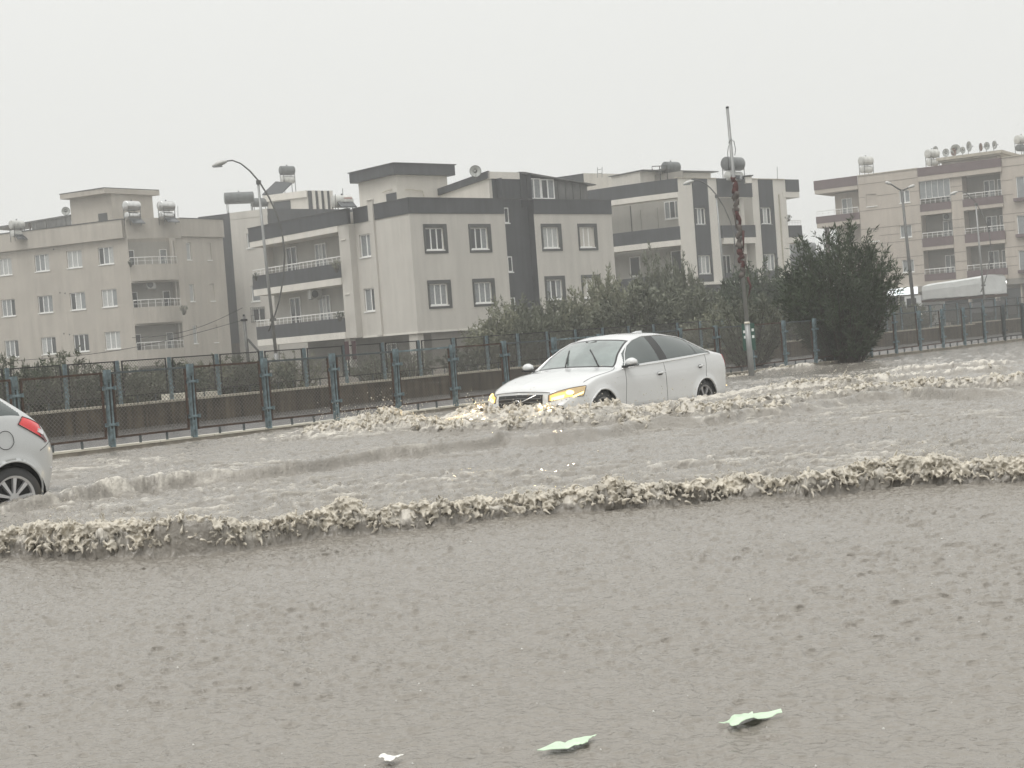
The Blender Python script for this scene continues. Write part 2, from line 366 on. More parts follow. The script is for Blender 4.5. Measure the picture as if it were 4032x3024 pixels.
def grid(name, ys, NC, hw=.455):
    tn = np.linspace(-hw, hw, NC); Xg = ys[:, None]*tn[None, :]; Yg = np.repeat(ys[:, None], NC, 1)
    dx, dy, dz, foam = water_shape(Xg, Yg)
    co = np.stack([Xg+dx, Yg+dy, dz], -1).reshape(-1, 3).astype(np.float32)
    nr = len(ys); ii = np.arange((nr-1)*(NC-1)); r_ = ii//(NC-1); c_ = ii % (NC-1); a0 = r_*NC+c_
    quads = np.stack([a0, a0+1, a0+NC+1, a0+NC], 1).astype(np.int32)
    me = bpy.data.meshes.new(name); me.vertices.add(len(co)); me.vertices.foreach_set('co', co.ravel())
    me.loops.add(quads.size); me.loops.foreach_set('vertex_index', quads.ravel()); me.polygons.add(len(quads))
    me.polygons.foreach_set('loop_start', np.arange(0, quads.size, 4, dtype=np.int32)); me.polygons.foreach_set('loop_total', np.full(len(quads), 4, np.int32))
    me.polygons.foreach_set('use_smooth', np.ones(len(quads), bool)); me.update()
    at_ = me.attributes.new('foam', 'FLOAT', 'POINT'); at_.data.foreach_set('value', foam.ravel().astype(np.float32))
    o = bpy.data.objects.new(name, me); COL.objects.link(o); return o, co, foam, dz
wm = bpy.data.materials.new('muddy_flood_water')
SEG = [('flood_water', np.array(rows(2.7, 8.35, lambda y: y*y/2800)), 780, 'brown flood water in the foreground, pocked by rain'),
       ('flood_wave', np.array(rows(8.35, 10.6, lambda y: .0125)), 1650, 'near breaking wave of muddy water crossing the picture'),
       ('flood_water', np.array(rows(10.6, 47, lambda y: .042 if y < 16.5 else (.03 if y < 24 else (.09 if y < 30 else .2)))), 720, 'choppy brown flood water between the near wave and the kerb')]
GR = []
for nm, ys_, nc, lb in SEG:
    o, co, foam, dz = grid(nm, ys_, nc); o.data.materials.append(wm); tag(o, lb, kind='structure'); GR.append((ys_, nc, co, foam, dz))
wm.use_nodes = True; t = wm.node_tree; L = t.links; bs = t.nodes['Principled BSDF']
at1 = t.nodes.new('ShaderNodeAttribute'); at1.attribute_name = 'foam'
geo = t.nodes.new('ShaderNodeNewGeometry')
n0 = t.nodes.new('ShaderNodeTexNoise'); n0.inputs['Scale'].default_value = 38; n0.inputs['Detail'].default_value = 6; L.new(geo.outputs['Position'], n0.inputs['Vector'])
ad = t.nodes.new('ShaderNodeMath'); ad.operation = 'MULTIPLY_ADD'; L.new(n0.outputs['Fac'], ad.inputs[0]); ad.inputs[1].default_value = 1.0; ad.inputs[2].default_value = -.5
a2 = t.nodes.new('ShaderNodeMath'); a2.operation = 'ADD'; L.new(at1.outputs['Fac'], a2.inputs[0]); L.new(ad.outputs[0], a2.inputs[1]); a2.use_clamp = True
m1 = t.nodes.new('ShaderNodeMath'); m1.operation = 'MULTIPLY'; L.new(a2.outputs[0], m1.inputs[0]); L.new(at1.outputs['Fac'], m1.inputs[1]); m1.use_clamp = True
ramp = t.nodes.new('ShaderNodeMapRange'); ramp.inputs['From Min'].default_value = .05; ramp.inputs['From Max'].default_value = .7; L.new(m1.outputs[0], ramp.inputs['Value'])
cm = t.nodes.new('ShaderNodeMix'); cm.data_type = 'RGBA'; L.new(ramp.outputs['Result'], cm.inputs['Factor'])
cm.inputs['A'].default_value = (.222, .204, .178, 1); cm.inputs['B'].default_value = (.56, .525, .465, 1)
L.new(cm.outputs['Result'], bs.inputs['Base Color'])
rm = t.nodes.new('ShaderNodeMapRange'); rm.inputs['To Min'].default_value = .07; rm.inputs['To Max'].default_value = .45; L.new(ramp.outputs['Result'], rm.inputs['Value']); L.new(rm.outputs['Result'], bs.inputs['Roughness'])
bs.inputs['IOR'].default_value = 1.42
nb = t.nodes.new('ShaderNodeTexNoise'); nb.inputs['Scale'].default_value = 34; nb.inputs['Detail'].default_value = 4; L.new(geo.outputs['Position'], nb.inputs['Vector'])
vb = t.nodes.new('ShaderNodeTexVoronoi'); vb.inputs['Scale'].default_value = 17; L.new(geo.outputs['Position'], vb.inputs['Vector'])
vm = t.nodes.new('ShaderNodeMapRange'); vm.inputs['From Max'].default_value = .35; L.new(vb.outputs['Distance'], vm.inputs['Value'])
sm = t.nodes.new('ShaderNodeMath'); sm.operation = 'MULTIPLY_ADD'; L.new(vm.outputs['Result'], sm.inputs[0]); sm.inputs[1].default_value = .45; L.new(nb.outputs['Fac'], sm.inputs[2])
bp = t.nodes.new('ShaderNodeBump'); bp.inputs['Strength'].default_value = .8; bp.inputs['Distance'].default_value = .016; L.new(sm.outputs[0], bp.inputs['Height']); L.new(bp.outputs[0], bs.inputs['Normal'])

# the same flood beyond the finely built stretch
b = MB(); b.add([(-300, -300, -.075), (300, -300, -.075), (300, 2.75, -.075), (-300, 2.75, -.075)], [(0, 1, 2, 3)])
q0 = kp(-260, .02); q1 = kp(380, .02)
b.add([(-300, 2.75, -.075), (300, 2.75, -.075), (q1[0], q1[1], -.075), (q0[0], q0[1], -.075)], [(0, 1, 2, 3)])
tag(b.build('water', wm), kind='structure')
def wz(x, y):
    a = water_shape(np.array([[float(x)]]), np.array([[float(y)]])); return float(a[2][0, 0])
FOAM = mat('aerated_muddy_foam', (.54, .495, .415), .3, noise=(11, .45))
# ---------------------------------------------------------------- spray thrown up along the crests
ICO_V = None
def ico():
    global ICO_V
    if ICO_V is None:
        bm = bmesh.new(); bmesh.ops.create_icosphere(bm, subdivisions=1, radius=1); ICO_V = (np.array([v.co[:] for v in bm.verts]), np.array([[v.index for v in f.verts] for f in bm.faces])); bm.free()
    return ICO_V
def froth(name, label, seeds, n, size, voxel, seed=1):
    """torn, merging tongues of aerated water along a crest: chains of balls fused by a voxel remesh"""
    IV, IF = ico(); rg = np.random.default_rng(seed); C = []; Rr = []
    S_ = np.array([s[:3] for s in seeds]); ln = len(S_)
    base = S_[rg.integers(ln, size=n)]
    fa = fbm(base[:, 0]*3.1, base[:, 1]*3.1+7, 3)*5.0; fb = fbm(base[:, 0]*4.3+11, base[:, 1]*2+3, 3)*4.0
    for k in range(n):
        p = base[k]+rg.normal(0, 1, 3)*np.array([.15, .35, .18])*size; back = rg.random() < .35
        if back: p = p+np.array([0, abs(rg.normal(0, 1.4))*size, -.1*size])
        if not back and rg.random() < .5: q_ = rg.random()**1.3*.85; p = p+np.array([0, -.75*q_*size*1.6, -q_*base[k, 2]*.8])
        a = fa[k]+rg.normal(0, .5); d = np.array([math.cos(a)*.8, -abs(.5+.6*math.sin(fb[k])), .35+.8*math.sin(a)+.3*rg.normal()]); d /= np.linalg.norm(d)
        m = rg.integers(3, 8); r0 = size*rg.uniform(.10, .24)*(1 if rg.random() < .8 else 1.4); st = r0*1.0
        w = rg.normal(0, .45, 3)
        for i in range(m):
            t_ = i/(m-1); C.append(p.copy()); Rr.append(max(voxel*.75, r0*(1-.72*t_))); p = p+d*st*(1-.3*t_); d = d+w*.5+rg.normal(0, .25, 3)+np.array([0, -.05, -.28]); d /= np.linalg.norm(d)
    for k in range(n//14):                                   # loose drops
        p = base[rg.integers(n)]+np.array([rg.normal(0, 1.2), rg.normal(-.2, 1.0), abs(rg.normal(0, 1.1))])*size; C.append(p); Rr.append(voxel*rg.uniform(.7, 1.3))
    C = np.array(C); Rr = np.array(Rr); V = (IV[None]*Rr[:, None, None]+C[:, None]).reshape(-1, 3); F = (IF[None]+(np.arange(len(C))*len(IV))[:, None, None]).reshape(-1, 3)
    me = bpy.data.meshes.new(name); me.from_pydata(V.tolist(), [], F.tolist()); o = bpy.data.objects.new(name, me); COL.objects.link(o)
    md = o.modifiers.new('fuse', 'REMESH'); md.mode = 'VOXEL'; md.voxel_size = voxel; md.use_smooth_shade = True
    bpy.context.view_layer.update(); ev = bpy.data.meshes.new_from_object(o.evaluated_get(bpy.context.evaluated_depsgraph_get())); o.modifiers.clear(); o.data = ev; bpy.data.meshes.remove(me)
    ev.name = name; ev.materials.clear(); ev.materials.append(FOAM); ev.polygons.foreach_set('use_smooth', [True]*len(ev.polygons)); tag(o, label, 'splash', kind='stuff'); print(name, len(ev.polygons)); return o
def spray(name, label, seeds, ndrop, size):
    vs = []; fs = []; rg = np.random.default_rng(len(seeds))
    IV, IF = ico()
    for k in range(ndrop):
        x, y, z, h = seeds[rg.integers(len(seeds))]; r0 = size*rg.uniform(.02, .05)*(1 if rg.random() < .85 else 1.5); c = np.array((x+rg.normal(0, .05), y+rg.normal(-.03, .07), z+abs(rg.normal(0, .6))*size*1.6+r0)); b0 = len(vs)
        vs += [tuple(v) for v in (IV*r0*np.array([1, 1, rg.uniform(.8, 1.6)])+c)]; fs += [tuple(int(i)+b0 for i in f) for f in IF]
    me = bpy.data.meshes.new(name); me.from_pydata(vs, [], fs); me.materials.append(FOAM); me.polygons.foreach_set('use_smooth', [True]*len(fs)); me.update()
    o = bpy.data.objects.new(name, me); COL.objects.link(o); tag(o, label, 'splash', kind='stuff'); return o
def crest_seeds(g, r0, r1, fmin, zmin, step):
    ys, NC, co, foam, dz = GR[g]; sel = []
    for r in np.where((ys > r0) & (ys < r1))[0][::step]:
        for c in np.where((foam[r] > fmin) & (dz[r] > zmin))[0][::step*2]: p = co[r*NC+c]; sel.append((float(p[0]), float(p[1]), float(p[2]), 1.0))
    return sel
ys_, nc_, co_, fo_, dz_g = GR[1]; s1 = []
lip = np.argmax(dz_g, 0); C3 = co_.reshape(len(ys_), nc_, 3)
for c in range(0, nc_, 2):
    p = C3[lip[c], c]
    if p[2] < .085 or abs(p[0]) > 4.2: continue
    wgt = int(max(0, float(ridged(np.array([p[0]*2.3]), np.array([3.3]), 3)[0]))*5)
    wgt += 1
    if abs(p[0]+2.05) < .26: wgt = 1 if rr.random() < .4 else 0
    s1 += [(float(p[0]), float(p[1]), float(p[2]), min(1.5, .7+float(p[2])*4))]*wgt
froth('crest_froth', 'torn curling froth along the lip of the near breaking wave', s1, 11000, .052, .0055)
spray('crest_drops', 'loose drops flying above the near breaking wave', s1, 900, .09)
s2 = crest_seeds(2, 16.5, 26, .55, .12, 2)
if s2: froth('bow_froth', 'churned froth heaped in front of and beside the white sedan', s2, 9000, .085, .0115, 4); spray('bow_drops', 'loose drops flying beside the white sedan', s2, 900, .15)
s3 = [(x_, y_, wz(x_, y_), 1.0) for x_, y_ in [(KF.p(u_, 0, .35).x, KF.p(u_, 0, .35).y) for u_ in np.linspace(13.8, 18.5, 40)]]
froth('kerb_splash', 'small splash breaking at the foot of the bare pole by the kerb', s3, 500, .10, .0115, 6)
# ---------------------------------------------------------------- rain drops hitting the near water
vs = []; fs = []; rg = np.random.default_rng(5)
N = 70; yy = 1/np.sqrt(rg.uniform(1/8.6**2, 1/3.6**2, N)); xx = yy*rg.uniform(-.40, .40, N); zz = water_shape(xx[None, :], yy[None, :])[2][0]
for x_, y_, z_ in zip(xx, yy, zz):
    r0 = rg.uniform(.0015, .0038)*(.6+y_/8); c0 = (x_, y_, z_+rg.uniform(.0, .03)); base = len(vs)
    for dxx, dyy, dzz in ((1, 0, 0), (-1, 0, 0), (0, 1, 0), (0, -1, 0), (0, 0, 1.2), (0, 0, -1.2)): vs.append((c0[0]+dxx*r0, c0[1]+dyy*r0, c0[2]+dzz*r0))
    fs += [tuple(base+i for i in f) for f in [(0, 2, 4), (2, 1, 4), (1, 3, 4), (3, 0, 4), (2, 0, 5), (1, 2, 5), (3, 1, 5), (0, 3, 5)]]
me2 = bpy.data.meshes.new('rain_splash'); me2.from_pydata(vs, [], fs); me2.materials.append(mat('clear_drop', (.6, .59, .56), .15)); o = bpy.data.objects.new('rain_splash', me2); COL.objects.link(o); tag(o, 'drops bouncing off the near water where the rain hits', 'rain splash', kind='stuff')
# ================================================================== buildings
def u_at(F, px, py):
    d = (px-2016)/FPX*rt - (py-1512)/FPX*up + fw; c = Vector((0, 0, CAM_H))
    k = (F.o-c).dot(F.n)/d.dot(F.n); q = c+d*k; return (q-F.o).dot(F.t), q.z
def prism(mb, poly, z0, z1):
    n = len(poly); vs = [(p[0], p[1], z0) for p in poly]+[(p[0], p[1], z1) for p in poly]
    fs = [tuple(range(n-1, -1, -1)), tuple(range(n, 2*n))]+[(i, (i+1) % n, (i+1) % n+n, i+n) for i in range(n)]
    return mb.add(vs, fs)
GL = {'d': 'gd', 'm': 'gm', 'l': 'gl'}
def window(parent, F, u0, u1, z0, z1, panes='mmm', rec=.13, sill=True, surround=None, name='window', fr=.055, w=0.0):
    if u0 > u1: u0, u1 = u1, u0
    m = MB(); a, b_ = w-rec, w-rec+.05
    F.box(m, u0, u0+fr, z0, z1, a, b_); F.box(m, u1-fr, u1, z0, z1, a, b_)
    F.box(m, u0+fr, u1-fr, z0, z0+fr, a, b_); F.box(m, u0+fr, u1-fr, z1-fr, z1, a, b_)
    n = len(panes); wd = (u1-u0)/n
    for i in range(1, n): F.box(m, u0+i*wd-fr*.62, u0+i*wd+fr*.62, z0+fr, z1-fr, a, b_)
    o = m.build(name, MT['upvc'], parent)
    for i, c in enumerate(panes):
        q = MB(); lo = u0+i*wd+(fr if i == 0 else fr*.62); hi = u0+(i+1)*wd-(fr if i == n-1 else fr*.62)
        F.box(q, lo, hi, z0+fr, z1-fr, a+.008, a+.022); q.build('pane', MT[GL[c]], o)
    if sill: q = MB(); F.box(q, u0-.04, u1+.04, z0-.06, z0-.002, w-rec, w+.05); q.build('sill', MT['upvc'], o)
    if surround:
        q = MB(); s0, s1, t0, t1, ww = surround
        F.box(q, s0, u0-.001, t0, t1, w-.02, w+ww); F.box(q, u1+.001, s1, t0, t1, w-.02, w+ww)
        F.box(q, u0-.001, u1+.001, t0, z0-.062, w-.02, w+ww); F.box(q, u0-.001, u1+.001, z1+.002, t1, w-.02, w+ww); q.build('window_surround', MT['char2'], o)
    return o
def railing(parent, F, u0, u1, z0, z1, w, n=8, mids=1, m='rail', bulge=0):
    q = MB(); L = u1-u0
    f = lambda s: w+bulge*math.sin(math.pi*s)
    K = 8 if bulge else 1
    for k in range(K):
        a, b_ = k/K, (k+1)/K
        q.bar(F.p(u0+a*L, z1, f(a)), F.p(u0+b_*L, z1, f(b_)), .055)
        for j in range(mids): z = z0+(z1-z0)*(j+1)/(mids+1); q.bar(F.p(u0+a*L, z, f(a)), F.p(u0+b_*L, z, f(b_)), .022)
    for i in range(n+1): s = i/n; q.bar(F.p(u0+s*L, z0-.05, f(s)), F.p(u0+s*L, z1, f(s)), .03)
    return q.build('railing', MT[m], parent)
def arcwall(parent, name, m, F, u0, u1, z0, z1, w, bulge, th=.12, K=10):
    q = MB(); L = u1-u0
    for k in range(K):
        a, b_ = k/K, (k+1)/K; wa, wb = w+bulge*math.sin(math.pi*a), w+bulge*math.sin(math.pi*b_)
        p = lambda s, z, ww: F.p(u0+s*L, z, ww)
        q.hexa([p(a, z0, wa), p(b_, z0, wb), p(b_, z0, wb-th), p(a, z0, wa-th), p(a, z1, wa), p(b_, z1, wb), p(b_, z1, wb-th), p(a, z1, wa-th)])
    return q.build(name, MT[m], parent)
def fbox(parent, name, m, F, *a):
    q = MB(); F.box(q, *a); return q.build(name, MT[m], parent)
rw = random.Random(21)
# ---------------------------------------------------------------- A: beige block on the left
A = thing('apartment_block', 'beige four-storey apartment block with stacked curved balconies, at the left edge', 'building', (-27, 104, -.5))
AF = Face(-27, 104, -66.9); A0 = AF.p(-.65, 0); RC = Vector((-23.07, 106, 0)); RF = Face(RC.x, RC.y, 35.3)
dch = RC-A0; BFA = Face(A0.x, A0.y, math.degrees(math.atan2(dch.x, dch.y))); BL = 3.55
colsA = [(9.92, 11.2), (6.45, 7.79), (3.48, 4.84), (.68, 2.02), (13.2, 14.5)]; rowsA = [(8.72, 9.95), (5.68, 6.93), (2.65, 3.9)]
holes = [(a, b_, c, d) for a, b_ in colsA for c, d in rowsA]
q = MB(); wall_sheet(q, AF, -.65, 17, -.5, 10.42, holes)
holesR = [(a, a+.42, c, d) for a in (.37, 2.36) for c, d in ((8.73, 9.99), (5.71, 6.97), (2.64, 3.95))]
wall_sheet(q, RF, 0, 4.05, -.5, 10.42, holesR)
pe = BFA.p(BL, 0); pr = RC
q.quad((pe.x, pe.y, -.5), (pr.x, pr.y, -.5), (pr.x, pr.y, 10.42), (pe.x, pe.y, 10.42))
q.quad((pe.x, pe.y, -.5), tuple(BFA.p(BL, -.5, -1.3)), tuple(BFA.p(BL, 10.42, -1.3)), (pe.x, pe.y, 10.42))
q.quad(tuple(BFA.p(0, -.5, 0)), tuple(BFA.p(0, -.5, -1.3)), tuple(BFA.p(0, 10.42, -1.3)), tuple(BFA.p(0, 10.42, 0)))
back = [AF.p(17, 0, -.16), AF.p(-.55, 0, -.16), BFA.p(0, 0, -1.42), BFA.p(BL+.1, 0, -1.42), RF.p(.12, 0, -.16), RF.p(4.05, 0, -.01), RF.p(4.05, 0, -9), AF.p(17, 0, -12)]
prism(q, [(p.x, p.y) for p in back], -.5, 10.6)
q.build('wall', MT['beige'], A)
q = MB(); AF.box(q, -.45, 17, 10.42, 11.72, -.1, .28); q.build('parapet', MT['beige'], A)
q = MB(); RF.box(q, -.18, 4.08, 10.42, 11.72, -.15, .16); q.build('parapet', MT['beige'], A)
arcwall(A, 'parapet', 'beige', BFA, -.1, BL+.35, 10.3, 11.74, .22, .38)
q = MB(); AF.box(q, -.5, 17, 11.721, 11.78, -.1, .32); RF.box(q, -.2, 4.1, 11.721, 11.77, -.15, .2); q.build('parapet_cap', MT['char2'], A)
st = ['mll', 'lml', 'dml', 'mmd', 'lmd', 'lll', 'dmm', 'mdl']
for ci, (a, b_) in enumerate(colsA):
    for ri, (c, d) in enumerate(rowsA):
        s = {(3, 2): 'lll', (2, 2): 'ddd', (1, 2): 'dml', (1, 1): 'mmd', (2, 1): 'mld', (3, 0): 'lmd', (2, 0): 'lll', (1, 0): 'lmm', (0, 0): 'lll'}.get((ci, ri), rw.choice(st))
        window(A, AF, a, b_, c, d, s)
for a, b_, c, d in holesR: window(A, RF, a, b_, c, d, rw.choice(['l', 'm', 'l']), fr=.045)
window_inner = BFA.at(0, -1.29)
for fl, zf in enumerate((6.9+.3, 3.87+.3, .84+.3)):
    fbox(A, 'balcony_slab', 'beige', BFA, 0, BL, zf, zf+.18, -1.3, .05)
    arcwall(A, 'balcony_parapet', 'beige', BFA, .02, BL+.02, zf+.16, zf+1.28, .02, .40)
    arcwall(A, 'balcony_moulding', 'beige', BFA, .0, BL+.04, zf+.12, zf+.46, .06, .42, .10)
    railing(A, BFA, .05, BL, zf+1.3, zf+1.80, -.03, 7, 1, bulge=.38)
    q = MB(); BFA.box(q, 0, BL, zf+.2, zf+3.0, -1.33, -1.3); q.build('balcony_wall', MT['inner'], A)
    window(A, window_inner, .28, .85, zf+.3, zf+2.45, 'd', rec=0, sill=False, name='balcony_door')
    window(A, window_inner, 2.75, 3.3, zf+.9, zf+2.45, 'm' if fl != 1 else 'd', rec=0, sill=False)
    fbox(A, 'downpipe', 'white', BFA, BL-.12, BL-.04, zf+.1, zf+3.0, -.5, -.4)
# roof house, door and lean-to
c1 = at(434, 741, 107); AH = Face(c1.x, c1.y, -66.9); AH2 = Face(c1.x, c1.y, 35.3)
q = MB(); prism(q, [(p.x, p.y) for p in (AH.p(0, 0), AH.p(3.75, 0), AH.p(3.75, 0)+AH2.t*3.9, AH2.p(3.9, 0))], 10.6, 14.0); q.build('roof_house', MT['beige'], A)
o = [AH.p(-.05, 0, .38)+AH2.t*-.3, AH.p(4.3, 0, .38), AH.p(4.3, 0, .38)+AH2.t*4.6, AH2.p(4.3, 0, .38)]
q = MB(); prism(q, [(p.x, p.y) for p in o], 14.0, 14.36); q.build('roof_slab', MT['beige'], A)
q = MB(); prism(q, [(p.x, p.y) for p in [o[0]+AH2.t*-.05, o[1]+AH.t*.06, o[2], o[3]]], 14.361, 14.42); q.build('roof_slab_edge', MT['char2'], A)
fbox(A, 'roof_door', 'char2', AH, .45, 1.25, 11.4, 12.65, 0, .04)
q = MB(); q.hexa([AH.p(3.76, 12.75, .1), AH.p(11.5, 12.5, .1), AH.p(11.5, 12.5, -3), AH.p(3.76, 12.9, -3), AH.p(3.76, 12.85, .1), AH.p(11.5, 12.6, .1), AH.p(11.5, 12.6, -3), AH.p(3.76, 13.0, -3)]); q.build('lean_to_roof', MT['sheet'], A)
for i in range(8): fbox(A, 'corrugated_sheet', 'sheet', AH, 3.77+i*.46, 3.77+i*.46+.44, 11.5, 12.72-i*.015, .0, .03+.02*(i % 2))
for u in (7.6, 8.5, 11.2): fbox(A, 'lean_to_post', 'rust', AH, u, u+.09, 11.4, 12.6, -.05, .04)
# little exhaust holes in the wall
for u, z in ((5.9, 10.15), (5.65, 6.98), (5.2, 6.9), (5.6, 4.0), (5.1, 3.9)): fbox(A, 'vent_hole', 'black', AF, u, u+.1, z, z+.1, 0, .012)

# ---------------------------------------------------------------- B: narrow grey and white block behind
B = thing('apartment_block', 'narrow off-white block with a charcoal stripe, squeezed between the beige block and the white one', 'building', (-17.4, 95, -.5))
BF = Face(-17.44, 95, 113.5)
q = MB(); holesB = [(1.12, 1.75, 8.36, 9.3), (1.15, 1.8, 4.9, 5.93), (1.12, 2.06, 3.64, 4.44)]
wall_sheet(q, BF, -2.45, 2.87, -.5, 10.71, holesB); cB = BF.p(2.87, 0); BF2 = Face(cB.x, cB.y, 48)
poly = [BF.p(-2.45, 0, -.16), BF.p(2.8, 0, -.16), BF2.p(.1, 0, -.02), BF2.p(7.5, 0, -.02), BF2.p(7.5, 0, -9), BF.p(-2.45, 0, -11)]
prism(q, [(p.x, p.y) for p in poly], -.5, 10.4); q.build('wall', MT['cream'], B)
fbox(B, 'painted_stripe', 'char', BF, -2.47, -.02, 2.3, 10.73, -.3, .02)
fbox(B, 'plinth', 'conc', BF, -2.46, -.03, -.5, 2.3, -.3, .015)
fbox(B, 'parapet', 'cream', BF, 0, 2.87, 10.3, 10.75, -.14, .02)
fbox(B, 'parapet', 'char', BF2, -.02, 7.4, 9.2, 10.73, -.14, .03)
window(B, BF, *holesB[0], 'm', sill=True); window(B, BF, *holesB[1], 'm')
g = window(B, BF, *holesB[2], 'dd', sill=False)
q = MB()
for i in range(8): u = 1.08+i*.145; q.bar(BF.p(u, 3.55, .09), BF.p(u, 4.5, .09), .022)
for z in (3.58, 4.0, 4.5): q.bar(BF.p(1.05, z, .09), BF.p(2.12, z, .09), .03)
q.build('window_grille', MT['darkframe'], g)
h0 = at(940+500/4.424, 620+765/4.424, 99); BH = Face(h0.x, h0.y, 113.5); hu1, hz1 = u_at(BH, 940+1190/4.424, 620+578/4.424); hu0, _ = u_at(BH, 940+600/4.424, 620+700/4.424); hu2, _ = u_at(BH, 940+890/4.424, 620+680/4.424)
hc = BH.p(hu1, 0); BH2 = Face(hc.x, hc.y, 48); e1, _ = u_at(BH2, 940+1600/4.424, 620+600/4.424)
q = MB(); prism(q, [(p.x, p.y) for p in (BH.p(0, 0, -.02), BH.p(hu1, 0, -.02), BH2.p(e1, 0, -.02), BH2.p(e1, 0, -4), BH.p(0, 0, -5))], 10.4, hz1); q.build('roof_house', MT['cream'], B)
fbox(B, 'painted_panel', 'char', BH, hu0, hu2, 10.4, hz1-.5, -.01, .03)
fbox(B, 'roof_edge', 'white', BH, -.3, hu1, hz1-.42, hz1+.02, 0, .1)
nf = 8
for i in range(4):
    fbox(B, 'facade_fin', 'char', BH2, .05+e1*i/4, .05+e1*(i+.52)/4, 10.4, hz1, 0, .09)
    fbox(B, 'facade_fin', 'white', BH2, .05+e1*(i+.54)/4, .05+e1*(i+.92)/4, 10.4 if i % 2 else 10.4, hz1, 0, .22)

# ---------------------------------------------------------------- C: cream and charcoal block in the middle
C = thing('apartment_block', 'off-white and charcoal apartment block with framed windows, tallest in the middle', 'building', (-4.72, 76.8, -.6))
CF = Face(-4.7237, 76.8, 48.7); CS = Face(-4.7237, 76.8, -41.3); CP = CS.at(4.95, .42)       # CP: projecting balcony part
wcols = [(.85, 2.44), (3.96, 5.55), (9.31, 10.89), (12.20, 13.77)]; wrows = [(6.08, 7.64), (3.14, 4.66)]
holesC = []
for a, b_ in wcols:
    for c, d in wrows: holesC.append((a+.12, b_-.26, c+.19, d-.2))
q = MB(); wall_sheet(q, CF, 0, 6.64, 1.98, 8.2, [h for h in holesC if h[1] < 6.6], reveal=.16)
wall_sheet(q, CF, 8.84, 15.08, 1.98, 8.2, [h for h in holesC if h[0] > 8.84], reveal=.16)
holesS = [(3.46, 4.62, 6.30, 7.53), (3.42, 4.58, 3.33, 4.58)]
wall_sheet(q, CS, 0, 4.95, 1.98, 8.2, holesS)
wall_sheet(q, CP, 0, 1.0, 1.95, 8.2)
q.quad(tuple(CS.p(4.95, 1.95)), tuple(CP.p(0, 1.95)), tuple(CP.p(0, 8.2)), tuple(CS.p(4.95, 8.2)))
poly = [CF.p(0, 0)+CF.n*-.2+CS.n*-.2, CF.p(6.6, 0, -.2), CF.p(6.6, 0, -.62), CF.p(8.9, 0, -.62), CF.p(8.9, 0, -.2), CF.p(15.08, 0, -.02), CF.p(15.08, 0, -11), CS.p(15.1, 0, -4), CS.p(15.1, 0, -1.42+.42), CS.p(5.95, 0, -1.0), CS.p(5.95, 0, -.2)]
prism(q, [(p.x, p.y) for p in poly], 1.98, 8.9); q.build('wall', MT['cream'], C)
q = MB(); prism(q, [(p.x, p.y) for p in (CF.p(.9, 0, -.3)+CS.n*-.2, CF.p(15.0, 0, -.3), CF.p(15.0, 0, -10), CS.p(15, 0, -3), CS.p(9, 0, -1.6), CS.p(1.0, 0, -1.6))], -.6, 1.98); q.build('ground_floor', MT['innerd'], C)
fbox(C, 'column', 'cream', CS, .2, .95, -.6, 1.98, -.5, -.1); fbox(C, 'column', 'cream', CS, 6.1, 6.6, -.6, 1.98, -.3, .1)
fbox(C, 'soffit_edge', 'white', CF, -.02, 15.1, 1.90, 2.0, -.1, .03); fbox(C, 'soffit_edge', 'white', CS, -.02, 4.95, 1.90, 2.0, -.1, .03)
window(C, CS, 1.6, 2.6, .5, 1.6, 'mm', rec=-.0, w=-1.55, sill=False); window(C, CS, 4.0, 4.9, .3, 1.5, 'dm', rec=-.0, w=-1.55, sill=False)
# parapets
fbox(C, 'parapet', 'char', CF, -.02, 6.62, 8.2, 9.0, -.16, .04); fbox(C, 'parapet', 'char', CF, 8.86, 15.1, 8.2, 9.0, -.16, .04)
fbox(C, 'parapet', 'char', CS, -.02, 3.02, 8.2, 9.0, -.16, .04); fbox(C, 'parapet', 'char', CS, 3.48, 4.97, 8.2, 9.0, -.16, .04)
fbox(C, 'parapet', 'char', CP, -.02, 10.28, 8.2, 9.0, -.16, .05)
q = MB(); CF.box(q, -.06, 15.14, 9.001, 9.05, -.18, .07); CS.box(q, -.03, 5.0, 9.001, 9.045, -.18, .065); CP.box(q, -.05, 10.32, 9.001, 9.05, -.18, .08); q.build('parapet_cap', MT['char2'], C)
fbox(C, 'downpipe_box', 'cream', CS, 3.03, 3.47, 1.96, 9.28, -.02, .12); fbox(C, 'downpipe_cap', 'white', CS, 2.98, 3.52, 9.281, 9.34, -.04, .17)
# recessed charcoal stair shaft
q = MB(); hs_ = [(6.72, 7.37, 7.74, 8.6), (6.72, 7.38, 5.0, 5.87), (6.72, 7.38, 2.3, 3.56)]
SF = CF.at(0, -.45); wall_sheet(q, SF, 6.64, 8.84, 1.0, 10.2, hs_, reveal=.1)
q.quad(tuple(CF.p(8.84, 1.0)), tuple(SF.p(8.84, 1.0)), tuple(SF.p(8.84, 10.5)), tuple(CF.p(8.84, 10.5)))
q.quad(tuple(CF.p(6.64, 1.0)), tuple(SF.p(6.64, 1.0)), tuple(SF.p(6.64, 10.2)), tuple(CF.p(6.64, 10.2))); q.build('stair_shaft_wall', MT['char'], C)
for h in hs_: window(C, SF, h[0]+.0, h[1], h[2], h[3], 'dd', rec=.06)
pat = ['ddd', 'ddm', 'lll', 'mll', 'mmm', 'mmm', 'mdm', 'lmm']
k = 0
for ci, (a, b_) in enumerate(wcols):
    for ri, (c, d) in enumerate(wrows):
        s = {(0, 0): 'ddd', (1, 0): 'ddm', (2, 0): 'lll', (3, 0): 'mlm'}.get((ci, ri), ['mmm', 'mmm', 'mdm', 'mmm'][ci])
        window(C, CF, a+.12, b_-.26, c+.19, d-.2, s, surround=(a, b_, c, d, .035), rec=.12)
